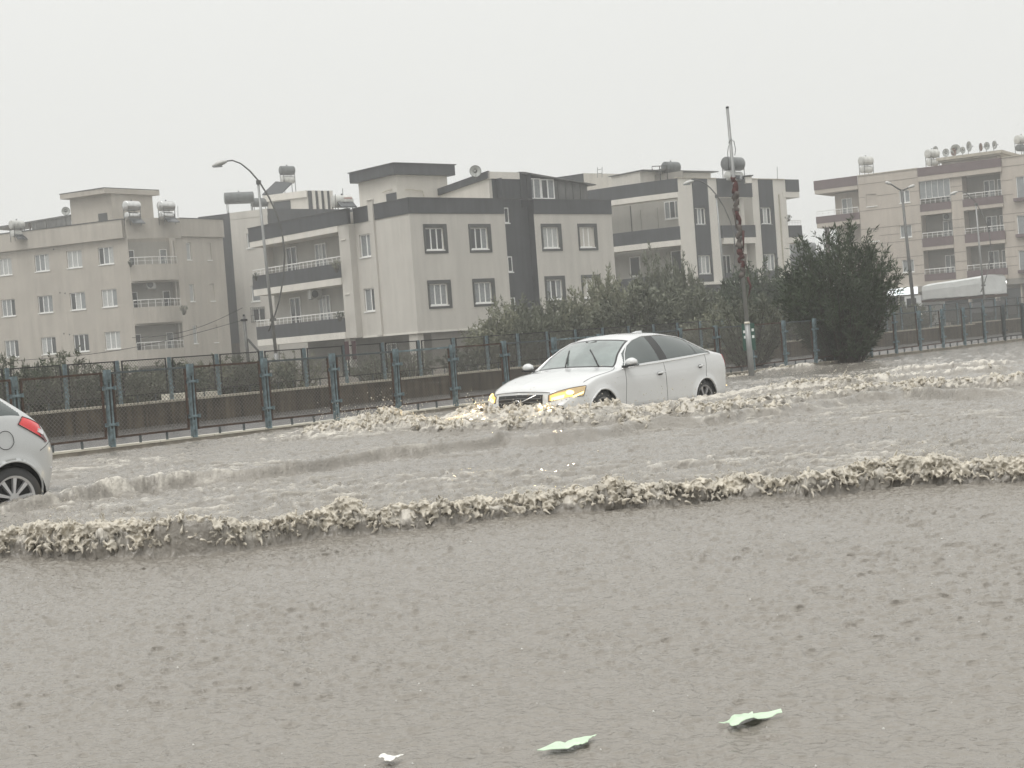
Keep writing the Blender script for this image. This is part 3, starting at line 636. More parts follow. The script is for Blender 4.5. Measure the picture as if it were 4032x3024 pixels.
for h, s in zip(holesS, ('mm', 'dm')): window(C, CS, *h, s)
# balconies on the side
for bi, (zt, zb, zw) in enumerate(((6.14, 5.33, 4.95), (3.10, 2.32, 1.95))):
    fbox(C, 'balcony_parapet', 'char', CP, 1.0, 10.25, zb, zt, -.1, .03); fbox(C, 'balcony_slab', 'white', CP, 1.0, 10.2, zw, zb-.002, -1.4, .045)
    fbox(C, 'balcony_parapet', 'char', CP, 10.15, 10.25, zb, zt, -1.4, -.101)
    railing(C, CP, 1.0, 10.22, zt, zt+.36, -.03, 22, 1)
    q = MB(); CP.box(q, 1.0, 10.2, zb, zb+2.6, -1.44, -1.4); q.build('balcony_wall', MT['inner'], C)
    IW = CP.at(0, -1.39); window(C, IW, 4.3, 5.4, zb+.35+.2, zb+2.25, 'mlm', rec=0); window(C, IW, 7.4, 8.5, zb+.05, zb+2.35, 'dd', rec=0, sill=False, name='balcony_door')
    window(C, IW, 1.2, 1.9, zb+.05, zb+2.3, 'm', rec=0, sill=False, name='balcony_door')
fbox(C, 'balcony_lintel', 'white', CP, 1.0, 10.25, 7.86, 8.199, -1.4, .035)
fbox(C, 'end_wall', 'cream', CP, 10.0, 10.2, 5.33, 8.2, -1.42, -.9)
for z in (7.35, 4.35): fbox(C, 'bracket_arm', 'white', CP, .35, .8, z, z+.06, 0, .05)
# tall roof house, stair head and timber/sheet lean-to
c2 = at(1340+925/4.424, 620+90/4.424, 82); CH = Face(c2.x, c2.y, -41.3); CH2 = Face(c2.x, c2.y, 48.7)
uL, _ = u_at(CH, 1340+150/4.424, 620+255/4.424); uR, _ = u_at(CH2, 1340+1990/4.424, 620+130/4.424); zt = c2.z
q = MB(); prism(q, [(p.x, p.y) for p in (CH.p(.35, 0, -.35), CH.p(uL-.35, 0, -.35), CH.p(uL-.35, 0, -.35)+CH2.t*(uR-.7), CH2.p(uR-.35, 0, -.35))], 8.5, zt-.6); q.build('roof_house', MT['cream'], C)
q = MB(); prism(q, [(p.x, p.y) for p in (CH.p(0, 0), CH.p(uL, 0), CH.p(uL, 0)+CH2.t*uR, CH2.p(uR, 0))], zt-.62, zt-.03); q.build('roof_slab', MT['char'], C)
q = MB(); prism(q, [(p.x, p.y) for p in (CH.p(-.05, 0, .05), CH.p(uL+.1, 0, .05), CH.p(uL+.1, 0, .05)+CH2.t*(uR+.1), CH2.p(uR+.1, 0, .05))], zt-.029, zt+.02); q.build('roof_slab_edge', MT['char2'], C)
du, dz_ = u_at(CH, 1340+720/4.424, 620+640/4.424); du2, _ = u_at(CH, 1340+890/4.424, 620+610/4.424); fbox(C, 'roof_door', 'char', CH.at(0, -.35), du2, du, 8.6, dz_, 0, .05)
GH = CF.at(0, -.5); gc = GH.p(6.1, 0); GS = Face(gc.x, gc.y, -41.3)
g1, gz1 = u_at(GS, 1340+1305/4.424, 620+490/4.424)
q = MB(); q.add([tuple(GS.p(0, 8.5)), tuple(GS.p(g1, 8.5)), tuple(GS.p(g1, 9.9)), tuple(GS.p(0, 10.55)), tuple(GH.p(8.7, 8.5)), tuple(GH.p(8.7, 10.55)), tuple(GS.p(g1, 8.5)+GH.t*2.6), tuple(GS.p(g1, 9.9)+GH.t*2.6)], [(0, 1, 2, 3), (0, 3, 5, 4), (3, 2, 7, 5), (4, 5, 7, 6), (1, 6, 7, 2)]); q.build('stair_head', MT['cream'], C)
q = MB(); q.hexa([GS.p(-.1, 10.22, .12), GS.p(g1+.1, 9.6, .12), GS.p(g1+.1, 9.6, -.02), GS.p(-.1, 10.22, -.02), GS.p(-.1, 10.62, .12), GS.p(g1+.1, 9.98, .12), GS.p(g1+.1, 9.98, -.02), GS.p(-.1, 10.62, -.02)]); q.build('roof_fascia', MT['char'], C)
fbox(C, 'roof_fascia', 'white', GH, 6.0, 8.35, 10.2, 10.58, 0, .1); fbox(C, 'painted_panel', 'char', GH, 6.32, 8.33, 8.6, 10.2, .0, .04)
fbox(C, 'shaft_pier', 'char', GH, 8.36, 8.86, 8.6, 10.62, -.6, .12)
window(C, GH, 8.88, 9.95, 9.1, 10.28, 'mm', rec=-.02, fr=.07); window(C, GH, 9.97, 11.0, 9.1, 10.25, 'dm', rec=-.02, fr=.07)
for i in range(9): fbox(C, 'corrugated_sheet', 'sheet', GH, 11.02+i*.3, 11.02+i*.3+.28, 9.0, 10.26-.035*i, -.02, .02+.02*(i % 2))
q = MB(); q.hexa([GH.p(8.5, 10.5, .3), GH.p(14.2, 9.93, .3), GH.p(14.2, 9.93, -3.2), GH.p(8.5, 10.5, -3.2), GH.p(8.5, 10.6, .3), GH.p(14.2, 9.98, .3), GH.p(14.2, 9.98, -3.2), GH.p(8.5, 10.6, -3.2)]); q.build('lean_to_roof', MT['sheet'], C)
q = MB(); prism(q, [(p.x, p.y) for p in (GH.p(8.86, 0, -.05), GH.p(13.7, 0, -.05), GH.p(13.7, 0, -3), GH.p(8.86, 0, -3))], 8.5, 9.9); q.build('lean_to_wall', MT['innerd'], C)
q = MB(); q.tube([CH.p(1.55, 10.1, -.25), CH.p(.9, 10.15, -.2), CH2.p(1.2, 10.1, -.2), CH2.p(2.1, 10.05, -.25), CH2.p(2.2, 9.7, -.25)], .03, 5); q.build('roof_pipe', MT['coping'], C)

# ---------------------------------------------------------------- D: block with charcoal strips right of the middle
D = thing('apartment_block', 'white block with vertical charcoal strips and curved balconies, behind the pole wrapped in rags', 'building', (13.8, 97, -.5))
DF = Face(13.83, 97, 51.3); cD = DF.p(-2.8, 0); DL = Face(cD.x, cD.y, -54.5)
holesD = [(-1.33, -.37, 7.88, 8.98), (-1.33, -.2, 4.63, 5.85), (5.1, 6.15, 7.87, 9.0), (5.12, 6.25, 4.7, 5.82)]
q = MB(); wall_sheet(q, DF, -2.8, .93, 4.0, 10.9, holesD[:2]); wall_sheet(q, DF, 4.36, 7.5, 4.0, 10.92, holesD[2:])
for u in (.93, 4.36): q.quad(tuple(DF.p(u, 4.0)), tuple(DF.p(u, 4.0, -1.3)), tuple(DF.p(u, 10.9, -1.3)), tuple(DF.p(u, 10.9)))
poly = [DF.p(-2.7, 0, -.2), DF.p(.85, 0, -.18), DF.p(.85, 0, -1.32), DF.p(4.45, 0, -1.32), DF.p(4.45, 0, -.18), DF.p(7.5, 0, -.02), DF.p(7.5, 0, -10), DL.p(8.5, 0, -4), DL.p(8.5, 0, -1.35), DL.p(.3, 0, -1.35)]
prism(q, [(p.x, p.y) for p in poly], 4.0, 10.6); q.build('wall', MT['white'], D)
q = MB(); prism(q, [(p.x, p.y) for p in (DF.p(-2.3, 0, -.6), DF.p(7.3, 0, -.6), DF.p(7.3, 0, -9), DL.p(8, 0, -4), DL.p(8, 0, -1.6), DL.p(.5, 0, -1.6))], -.5, 4.0); q.build('shop_floor', MT['char2'], D)
fbox(D, 'ledge', 'white', DF, -2.85, 7.55, 3.9, 4.05, -.3, .12)
for u0_, u1_ in ((-1.42, .0), (5.05, 6.5)):
    hh = [h for h in holesD if u0_ < h[0] < u1_]
    q = MB(); wall_sheet(q, DF, u0_, u1_, 4.1, 10.93, hh, reveal=.06, w=.05)
    for u in (u0_, u1_): q.quad(tuple(DF.p(u, 4.1, -.05)), tuple(DF.p(u, 4.1, .05)), tuple(DF.p(u, 10.93, .05)), tuple(DF.p(u, 10.93, -.05)))
    q.build('painted_strip', MT['char'], D)
for h, s in zip(holesD, ('dmd', 'mlm', 'dld', 'mlm')): window(D, DF, *h, s, rec=.10)
fbox(D, 'parapet', 'char', DF, .93, 4.36, 9.72, 10.94, -.12, .06)
q = MB(); DF.box(q, -2.85, .9, 10.9, 10.96, -.2, .07); DF.box(q, 4.38, 7.8, 10.92, 10.98, -.2, .07); q.build('parapet_cap', MT['coping'], D)
fbox(D, 'balcony_parapet', 'char', DF, 1.12, 4.4, 6.97, 7.8, -.1, .08); fbox(D, 'balcony_slab', 'white', DF, 1.2, 4.36, 6.57, 6.968, -1.3, .1)
fbox(D, 'balcony_parapet', 'char', DF, 1.15, 4.36, 3.9+.16, 4.62, -.1, .06)
fbox(D, 'balcony_column', 'white', DF, 3.5, 3.8, 4.05, 9.7, -.6, -.3)
q = MB(); DF.box(q, .93, 4.36, 4.0, 9.8, -1.3, -1.28); q.build('balcony_wall', MT['inner'], D)
DI = DF.at(0, -1.27); window(D, DI, 1.3, 2.2, 7.95, 9.05, 'dd', rec=0); window(D, DI, 1.3, 1.95, 4.7, 5.9, 'mm', rec=0); window(D, DI, 2.3, 3.1, 4.2, 5.9, 'dd', rec=0)
# side balconies projecting at the right end
for zt, zb, zw in ((10.96, 10.1, 9.7), (7.75, 6.93, 6.52)):
    fbox(D, 'balcony_parapet', 'char', DF, 7.9, 9.32, zb, zt, -3, .02); fbox(D, 'balcony_slab', 'white', DF, 7.55, 9.3, zw, zb-.002, -3, .0)
railing(D, DF, 7.7, 9.25, 7.78, 8.08, .0, 5); fbox(D, 'downpipe', 'coping', DF, 7.05, 7.12, 3.9, 9.9, 0, .07)
fbox(D, 'side_wall', 'white', DF, 7.5, 7.9, 4.0, 10.95, -3, -.02)
# curved left part
arcwall(D, 'parapet', 'char', DL, -.02, 8.3, 10.02, 10.90, .0, .28); arcwall(D, 'balcony_slab', 'white', DL, 0, 8.3, 9.67, 10.018, .01, .28, .9)
arcwall(D, 'balcony_parapet', 'char', DL, 0, 8.3, 6.92, 7.79, .02, .28); arcwall(D, 'balcony_slab', 'white', DL, 0, 8.3, 6.55, 6.918, .03, .28, 1.3)
arcwall(D, 'balcony_parapet', 'char', DL, 0, 8.3, 3.9, 4.7, .02, .28)
q = MB(); DL.box(q, 0, 8.3, 4.0, 10.2, -1.34, -1.3); q.build('balcony_wall', MT['inner'], D)
DI = DL.at(0, -1.29); window(D, DI, .55, 1.75, 8.45, 9.6, 'mdm', rec=0); window(D, DI, .7, 1.5, 4.9, 6.3, 'd', rec=0); window(D, DI, 3.9, 4.7, 4.9, 6.2, 'd', rec=0)
for u in (2.3, 3.6): fbox(D, 'wall_panel', 'inner', DL, u, u+.9, 7.2, 9.3, -1.3, -1.24)
fbox(D, 'clothes_prop', 'darkframe', DL, 3.75, 3.8, 7.7, 9.55, -.3, -.25); fbox(D, 'balcony_column', 'white', DL, .02, .16, 6.95, 9.7, -.3, -.15); fbox(D, 'balcony_column', 'white', DL, .02, .16, 4.2, 6.6, -.3, -.15)
# roof houses
p0 = at(2250+210/4.424, 600+362/4.424, 103); DH = Face(p0.x, p0.y, 51.3); e_, _ = u_at(DH, 2250+1000/4.424, 600+378/4.424)
q = MB(); prism(q, [(p.x, p.y) for p in (DH.p(0, 0), DH.p(e_, 0), DH.p(e_, 0, -4), DH.p(0, 0, -4))], 10.5, p0.z); q.build('roof_house', MT['cream'], D)
DH3 = Face(p0.x, p0.y, -54.5); fbox(D, 'roof_house_side', 'char', DH3, .02, 4, 10.5, p0.z-.01, -.3, .01)
p1 = at(2250+1870/4.424, 600+318/4.424, 100); DH4 = Face(p1.x, p1.y, 51.3); e4, _ = u_at(DH4, 2700+435/3.687, 400+1042/3.687)
q = MB(); prism(q, [(p.x, p.y) for p in (DH4.p(-3.5, 0, -.2), DH4.p(e4-.3, 0, -.2), DH4.p(e4-.3, 0, -3), DH4.p(-3.5, 0, -3))], 10.5, p1.z-.08); q.build('roof_house', MT['cream'], D)
fbox(D, 'roof_slab', 'sheet', DH4, -3.6, e4+.1, p1.z-.06, p1.z, -3.2, .2)
q = MB(); a_ = at(2250+945/4.424, 600+410/4.424, 99); b2_ = at(2250+1650/4.424, 600+270/4.424, 98)
q.hexa([a_+Vector((0, 0, -.04)), b2_+Vector((0, 0, -.04)), b2_+Vector((1.5, 2.5, -.04)), a_+Vector((1.5, 2.5, -.04)), a_, b2_, b2_+Vector((1.5, 2.5, 0)), a_+Vector((1.5, 2.5, 0))]); q.build('lean_to_roof', MT['sheet'], D)
fbox(D, 'lean_to_wall', 'innerd', DL, .8, 3.6, 10.6, 11.6, -2.4, -2.3)

# ---------------------------------------------------------------- E: beige block with maroon balconies on the right
E = thing('apartment_block', 'beige block with maroon balcony bands and shops below, on the right', 'building', (29.7, 121, -.5))
EF = Face(29.7, 121, 123.1)
# 1 m pitch bays: recessed balconies at u 5.05-7.55 and 8.5-11.5
zfl = [(9.10, 9.70, 8.82, 11.52), (6.25, 6.95, 5.98, 8.8), (3.49, 4.03, 3.2, 5.95)]
hw = [(.62, 1.48, 10.03, 11.02), (3.4, 4.25, 10.0, 11.0), (3.27, 4.23, 7.2, 8.2), (3.27, 4.24, 4.36, 5.38), (12.65, 13.9, 9.27, 11.0), (12.55, 13.9, 6.48, 8.0), (12.5, 13.9, 3.68, 5.3), (.6, 1.5, 7.15, 8.2)]
hb = [(5.05, 7.55, z0, z1) for z0, _, _, z1 in zfl]+[(8.5, 11.5, z0, z1) for z0, _, _, z1 in zfl]
q = MB(); wall_sheet(q, EF, 0, 16, 3.15, 12.62, hw)
q = MB(); wall_sheet(q, EF, 0, 16, 3.15, 12.62, hw+hb, reveal=.2)
poly = [EF.p(0, 0, -.02), EF.p(4.95, 0, -.22), EF.p(5.05, 0, -1.4), EF.p(11.5, 0, -1.4), EF.p(11.6, 0, -.22), EF.p(16, 0, -.22), EF.p(16, 0, -12), EF.p(0, 0, -12)]
prism(q, [(p.x, p.y) for p in poly], 3.15, 12.3)
EF.box(q, 7.55, 8.5, 3.15, 12.3, -1.4, -.02); q.build('wall', MT['tan'], E)
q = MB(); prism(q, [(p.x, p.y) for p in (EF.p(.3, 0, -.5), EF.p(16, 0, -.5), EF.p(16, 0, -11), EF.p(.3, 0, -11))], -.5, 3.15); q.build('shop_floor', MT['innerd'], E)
for (a, b_, c, d), s in zip(hw, ('dm', 'mm', 'mm', 'mm', 'mm', 'mm', 'mm', 'mm')): window(E, EF, a, b_, c, d, s, sill=a < 12)
for zg in (11.89, 10.82, 9.70, 8.2, 7.55, 6.9, 5.6, 4.85, 4.15): 
    for u0_, u1_ in ((-.01, 5.03), (7.57, 8.48), (11.52, 16)):
        if u0_ > 11 and zg in (10.82, 9.7, 7.55, 6.9, 4.85, 4.15): u1_ = 12.4
        if u0_ < 1 and zg in (10.82, 7.55, 4.85): 
            q = MB(); EF.box(q, 0, .55, zg-.02, zg+.02, 0, .012); EF.box(q, 1.55, 3.2, zg-.02, zg+.02, 0, .012); EF.box(q, 4.3, 5.03, zg-.02, zg+.02, 0, .012); q.build('groove', MT['groove'], E); continue
        q = MB(); EF.box(q, u0_, u1_, zg-.02, zg+.02, 0, .012); q.build('groove', MT['groove'], E)
fbox(E, 'parapet', 'maroon', EF, 5.07, 11.66, 11.93, 12.62, -.15, .25); fbox(E, 'parapet_soffit', 'tan', EF, 5.07, 11.66, 11.55, 11.928, -.15, .22)
q = MB(); EF.box(q, -.02, 5.05, 12.6, 12.68, -.2, .06); EF.box(q, 11.68, 16, 12.6, 12.68, -.2, .06); q.build('parapet_cap', MT['coping'], E)
for i, (z0, z1, zs, zc) in enumerate(zfl):
    for a, b_, off in ((5.05, 7.55, 0), (8.5, 11.62, .12)):
        fbox(E, 'balcony_parapet', 'maroon', EF, a, b_, z0, z1, -.05, .08+off); fbox(E, 'balcony_slab', 'tan', EF, a, b_, zs, z0-.002, -1.35, .06+off)
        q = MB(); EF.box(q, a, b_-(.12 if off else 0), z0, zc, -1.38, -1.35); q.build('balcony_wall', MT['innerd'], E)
        IW = EF.at(0, -1.34); window(E, IW, a+1.35, a+2.2, z0+.05, z0+2.0, 'dm' if off else 'mm', rec=0, sill=False, name='balcony_door')
        railing(E, EF, a+.05, b_-.05, z1, z1+.42, .03+off, 6, 1)
    window(E, EF.at(0, -1.34), 10.9, 11.4, z0+.1, z0+2.0, 'm', rec=0, sill=False)
# glazed top-left balcony
for i in range(5): 
    fbox(E, 'glazing_panel', 'gm', EF, 5.12+i*.485, 5.12+i*.485+.45, 10.15, 11.5, -.02, .0); fbox(E, 'glazing_bar', 'rail', EF, 5.12+i*.485+.452, 5.12+i*.485+.483, 10.15, 11.5, -.03, .03)
fbox(E, 'glazing_head', 'rail', EF, 5.1, 7.5, 11.5, 11.58, -.05, .1)
for z in (9.15, 6.35, 3.55): fbox(E, 'window_shelf', 'maroon', EF, 12.45, 14.1, z-.05, z+.2, 0, .35)
# far left corner balcony, hanging over the gap
for zt, zb, zw in ((12.66, 11.88, 11.55), (9.65, 9.07, 8.7)):
    fbox(E, 'balcony_parapet', 'maroon', EF, -3.78, -.02, zb, zt, -.02, .1); fbox(E, 'balcony_slab', 'tan', EF, -3.75, -.02, zw, zb-.002, -4, .08)
    fbox(E, 'balcony_parapet', 'maroon', EF, -3.78, -3.66, zb, zt, -4, -.021)
fbox(E, 'side_wall', 'tan', EF, -2.5, 0, 3.2, 11.5, -11, -1.2); fbox(E, 'corner_post', 'maroon', EF, -3.2, -2.9, 3, 8.7, -.5, -.2)
railing(E, EF, -3.7, -.1, 9.67, 10.08, .03, 7); window(E, EF.at(0, -1.19), -1.9, -1.0, 9.7, 11.0, 'ml', rec=0)
# roof room with moulded slab
fbox(E, 'roof_room', 'tan', EF, 6.9, 11.3, 12.3, 13.0, -6, -.3); fbox(E, 'roof_slab', 'coping', EF, 6.6, 11.75, 13.0, 13.24, -6.3, .1); fbox(E, 'roof_slab', 'coping', EF, 6.7, 11.6, 12.86, 12.999, -6.2, -.05)
# shops
fbox(E, 'fascia', 'innerd', EF, 0, 16, 2.7, 3.15, -.5, .0)
for i, (a, b_) in enumerate(((.4, 2.6), (2.75, 4.3), (4.6, 5.9), (6.1, 8.3), (8.6, 10.4), (10.8, 12.4), (12.7, 15.5))):
    fbox(E, 'shop_window', 'gd' if i != 6 else 'gl', EF, a, b_, -.4, 2.4, -.49, -.44); fbox(E, 'shop_pier', 'tan', EF, b_+.02, b_+.13, -.5, 2.7, -.5, -.3)
SG = thing('shop_sign', 'lit white shop sign with faint teal writing, right of the big bush', 'sign', EF.p(3.5, 2.6, .08))
q = MB(); EF.box(q, 1.9, 4.42, 2.55, 3.13, .02, .14); q.build('sign_box', mat('lit_sign_face', (.8, .82, .82), .4, emit=((.92, .97, 1.0), .85)), SG)
def text(body, size, loc, face, m, parent, name='lettering', ext=.004):
    cu = bpy.data.curves.new(name, 'FONT'); cu.body = body; cu.size = size; cu.extrude = ext; cu.align_x = 'CENTER'; cu.resolution_u = 3
    o = bpy.data.objects.new(name, cu); link(o, parent); cu.materials.append(m)
    X = face[0]; Y = Vector((0, 0, 1)); Z = X.cross(Y); MM = Matrix.Identity(4)
    for k in range(3): MM[k][0] = X[k]; MM[k][1] = Y[k]; MM[k][2] = Z[k]
    MM.translation = Vector(loc)-world_off(parent)
    bpy.context.view_layer.update(); me = bpy.data.meshes.new_from_object(o.evaluated_get(bpy.context.evaluated_depsgraph_get())); me.transform(MM); me.name = name
    bpy.data.objects.remove(o); o2 = bpy.data.objects.new(name, me); link(o2, parent); return o2
xr = EF.t if EF.t.x > 0 else -EF.t
teal = mat('teal_lettering', (.12, .33, .33), .6)
text('Solukent', .26, EF.p(3.05, 2.83, .143), (xr,), teal, SG); q = MB(); EF.box(q, 2.7, 3.7, 2.66, 2.70, .141, .145); q.build('underline', teal, SG)
lampm = mat('lit_shop_lamp', (.9, .9, .9), .5, emit=((1, 1, 1), 6))
for k_, (px, py) in enumerate(((3400+1885/3.5, 850+912/3.5), (3400+1937/3.5, 850+912/3.5))):
    p = at(px, py, 112); L_ = thing('shop_lamp', ['small round lit lamp, left of the pair under the maroon balconies', 'wider lit lamp, right of the pair under the maroon balconies'][k_], 'lamp', p, group='lit lamps over the shop front')
    q = MB(); q.box(-.13-.05*k_, .13+.05*k_, -.05, .05, -.08, .08); local_build(q, 'lens', lampm, L_); q = MB(); q.box(-.16-.05*k_, .16+.05*k_, .051, .12, -.1, .1); local_build(q, 'housing', MT['black'], L_)

# ---------------------------------------------------------------- far block in the gap
Gp = at(3104, 1003, 175); GB = thing('apartment_block', 'far hazy block with a grey parapet, seen in the gap between the two right-hand blocks', 'building', (Gp.x, Gp.y, 0))
GF = Face(Gp.x, Gp.y, 100)
fbox(GB, 'wall', 'cream', GF, -9, 14, 0, Gp.z-3.2, -8, 0); fbox(GB, 'parapet', 'char', GF, -9.1, 14, Gp.z-3.2, Gp.z, -8, .2); fbox(GB, 'lower_band', 'innerd', GF, -9, 14, 0, Gp.z-5.2, -.2, .15)
for i in range(5): window(GB, GF, -6+i*3.4, -4.4+i*3.4, Gp.z-7.2, Gp.z-5.6, 'mm', rec=-.17)
# ================================================================== kerb fence (near) and wall with fence (behind)
def place_along(o, u, y=0, z=0): o.location = (u, y, z)
def chain_mesh(name, w, h, pitch, r):
    m = MB()
    for sgn in (1, -1):
        k = -h
        while k < w:
            # line x = k + s*t, clipped to the panel
            t0, t1 = max(0, -k), min(h, w-k)
            if t1 > t0:
                a = (k+t0, 0, t0) if sgn > 0 else (k+t0, 0, h-t0); b_ = (k+t1, 0, t1) if sgn > 0 else (k+t1, 0, h-t1)
                d = r*.7071
                A_, B_ = Vector(a), Vector(b_); n = Vector((-1, 0, 1))*d*.7071 if sgn > 0 else Vector((1, 0, 1))*d*.7071
                yv = Vector((0, d, 0)); m.add([A_-n, A_+n, A_+yv, B_-n, B_+n, B_+yv], [(0, 1, 4, 3), (1, 2, 5, 4), (2, 0, 3, 5)])
            k += pitch
    me = bpy.data.meshes.new(name); me.from_pydata(m.v, [], m.f); me.materials.append(MT['wire']); return me
def frame_mesh(w, h, t, mats, tops=None):
    m = MB(); m.box(0, w, -t/2, t/2, h-t, h); m.box(0, w, -t/2, t/2, 0, t); m.box(0, t, -t/2, t/2, t, h-t); m.box(w-t, w, -t/2, t/2, t, h-t); return m
FEN = thing('kerb_fence', 'blue chain-link panel fence with rusty frames standing on the kerb behind the cars', 'fence', (KX, KY, .06), R(90-KDEG))
PIT = 1.42; cm_near = chain_mesh('chain_link', 1.27, .93, .062, .0052)
pm = MB()
for x0 in (-.042, .014): pm.box(x0, x0+.028, -.03, .03, 0, 1.09)
pm.box(-.043, .043, -.036, .036, .92, 1.10); pm.box(-.045, .045, -.02, .02, 0, .26); 
pm_dark = MB(); pm_dark.box(-.014, .014, -.02, .02, .26, .9)
brm = MB()
for z in (.30,): brm.box(-.10, .10, -.045, -.02, z, z+.035); brm.box(-.10, -.075, -.06, .03, z-.01, z+.045); brm.box(.075, .10, -.06, .03, z-.01, z+.045)
post0 = post1 = None
rf = random.Random(5)
fm_parts = {}
for k in range(-3, 38):
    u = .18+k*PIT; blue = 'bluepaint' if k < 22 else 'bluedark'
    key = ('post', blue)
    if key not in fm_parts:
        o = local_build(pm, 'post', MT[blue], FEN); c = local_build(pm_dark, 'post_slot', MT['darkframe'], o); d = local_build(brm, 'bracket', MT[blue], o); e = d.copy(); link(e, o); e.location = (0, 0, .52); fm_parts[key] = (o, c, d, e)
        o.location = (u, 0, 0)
    else:
        a_, *bs_ = fm_parts[key]
        o = a_.copy(); link(o, FEN); o.location = (u, 0, 0)
        for x in bs_: y = x.copy(); link(y, o)
    o.rotation_euler = (rf.uniform(-.02, .02), rf.uniform(-.025, .025), 0)
    # panel: top bar, two uprights, bottom bar, wire mesh, little feet
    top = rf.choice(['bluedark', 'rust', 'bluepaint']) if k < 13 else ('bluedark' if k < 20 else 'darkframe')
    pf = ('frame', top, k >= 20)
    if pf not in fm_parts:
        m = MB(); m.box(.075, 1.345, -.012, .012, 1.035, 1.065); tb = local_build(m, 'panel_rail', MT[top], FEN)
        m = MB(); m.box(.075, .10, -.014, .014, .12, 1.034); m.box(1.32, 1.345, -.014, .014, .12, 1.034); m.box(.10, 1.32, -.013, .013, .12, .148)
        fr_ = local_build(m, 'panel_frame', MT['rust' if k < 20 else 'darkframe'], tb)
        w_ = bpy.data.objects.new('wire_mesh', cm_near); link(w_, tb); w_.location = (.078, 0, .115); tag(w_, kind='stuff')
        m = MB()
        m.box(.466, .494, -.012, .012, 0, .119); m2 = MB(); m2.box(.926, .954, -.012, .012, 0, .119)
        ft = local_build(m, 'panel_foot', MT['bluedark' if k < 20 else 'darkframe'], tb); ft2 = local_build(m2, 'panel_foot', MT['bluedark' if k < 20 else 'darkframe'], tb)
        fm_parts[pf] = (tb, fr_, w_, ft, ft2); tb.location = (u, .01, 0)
    else:
        S = fm_parts[pf]; tb = S[0].copy(); link(tb, FEN); tb.location = (u, .01, 0)
        for x in S[1:]: y = x.copy(); link(y, tb)
    tb.rotation_euler = (rf.uniform(-.03, .03), rf.uniform(-.006, .006), 0)
# wall
WY = 5.5
WALL = thing('retaining_wall', 'low concrete wall with dark vertical stains and a pale coping behind the side road', 'wall', (KX, KY, 0), R(90-KDEG))
x = -14.0; rr = random.Random(9)
while x < 72:
    L_ = 3.1; zt = .455 if x < 25.3 else (.475 if x < 41 else .53)
    m = MB(); m.box(x+.006, x+L_-.006, WY, WY+.22, -.3, zt); local_build(m, 'wall_panel', MT['conc'], WALL)
    m = MB(); m.box(x+.01, x+L_-.01, WY-.035, WY+.24, zt+.001, zt+.045); local_build(m, 'coping_stone', MT['coping'], WALL); x += L_
WF = thing('wall_fence', 'row of black-framed chain-link panels between pale blue posts, standing on the low wall', 'fence', (KX, KY, .47), R(90-KDEG))
cm_far = chain_mesh('chain_link_far', 1.0, .66, .062, .0048)
W0 = None; WPIT = 1.14
pm2 = MB(); pm2.box(-.03, .03, -.025, .025, 0, .85); bm2 = MB(); bm2.box(-.05, .05, -.035, -.02, .25, .28)
for k in range(-8, 58):
    u = 1.81+k*WPIT
    if W0 is None:
        o = local_build(pm2, 'post', MT['bluepaint'], WF); c = local_build(bm2, 'bracket', MT['bluepaint'], o); c_ = c.copy(); link(c_, o); c_.location = (0, 0, .37)
        m = frame_mesh(1.0, .68, .022, None); f_ = local_build(m, 'panel_frame', MT['darkframe'], WF); w_ = bpy.data.objects.new('wire_mesh', cm_far); link(w_, f_); w_.location = (0, 0, .01); tag(w_, kind='stuff')
        m = MB(); m.box(.29, .31, -.01, .01, -.16, 0); g_ = local_build(m, 'panel_foot', MT['bluedark'], f_); g2_ = g_.copy(); link(g2_, f_); g2_.location = (.4, 0, 0); W0 = (o, (c, c_), f_, w_, g_, g2_)
    else:
        o = W0[0].copy(); link(o, WF); [link(x.copy(), o) for x in W0[1]]; f_ = W0[2].copy(); link(f_, WF)
        for x in W0[3:]: y = x.copy(); link(y, f_)
    zz = 0 if u < 27 else (.02 if u < 42 else .09)
    o.location = (u, WY+.1, zz); f_.location = (u+.07, WY+.1, .165+zz); o.rotation_euler = (rf.uniform(-.03, .03), rf.uniform(-.02, .02), 0)
# maroon sheet plates wired to the wall fence
WFF = KF.at(0, -WY-.05)
uu, z_ = u_at(WFF, 1377, 1380)
PL = thing('fence_plate', 'two maroon metal plates wired either side of a post on the wall fence', 'plate', WFF.p(uu, z_-.22, 0))
q = MB(); WFF.box(q, uu-.17, uu-.05, z_-.2, z_+.2, .03, .045); q.build('plate', MT['maroon'], PL); q = MB(); WFF.box(q, uu+.04, uu+.15, z_-.2, z_+.2, .03, .045); q.build('plate', MT['maroon'], PL)
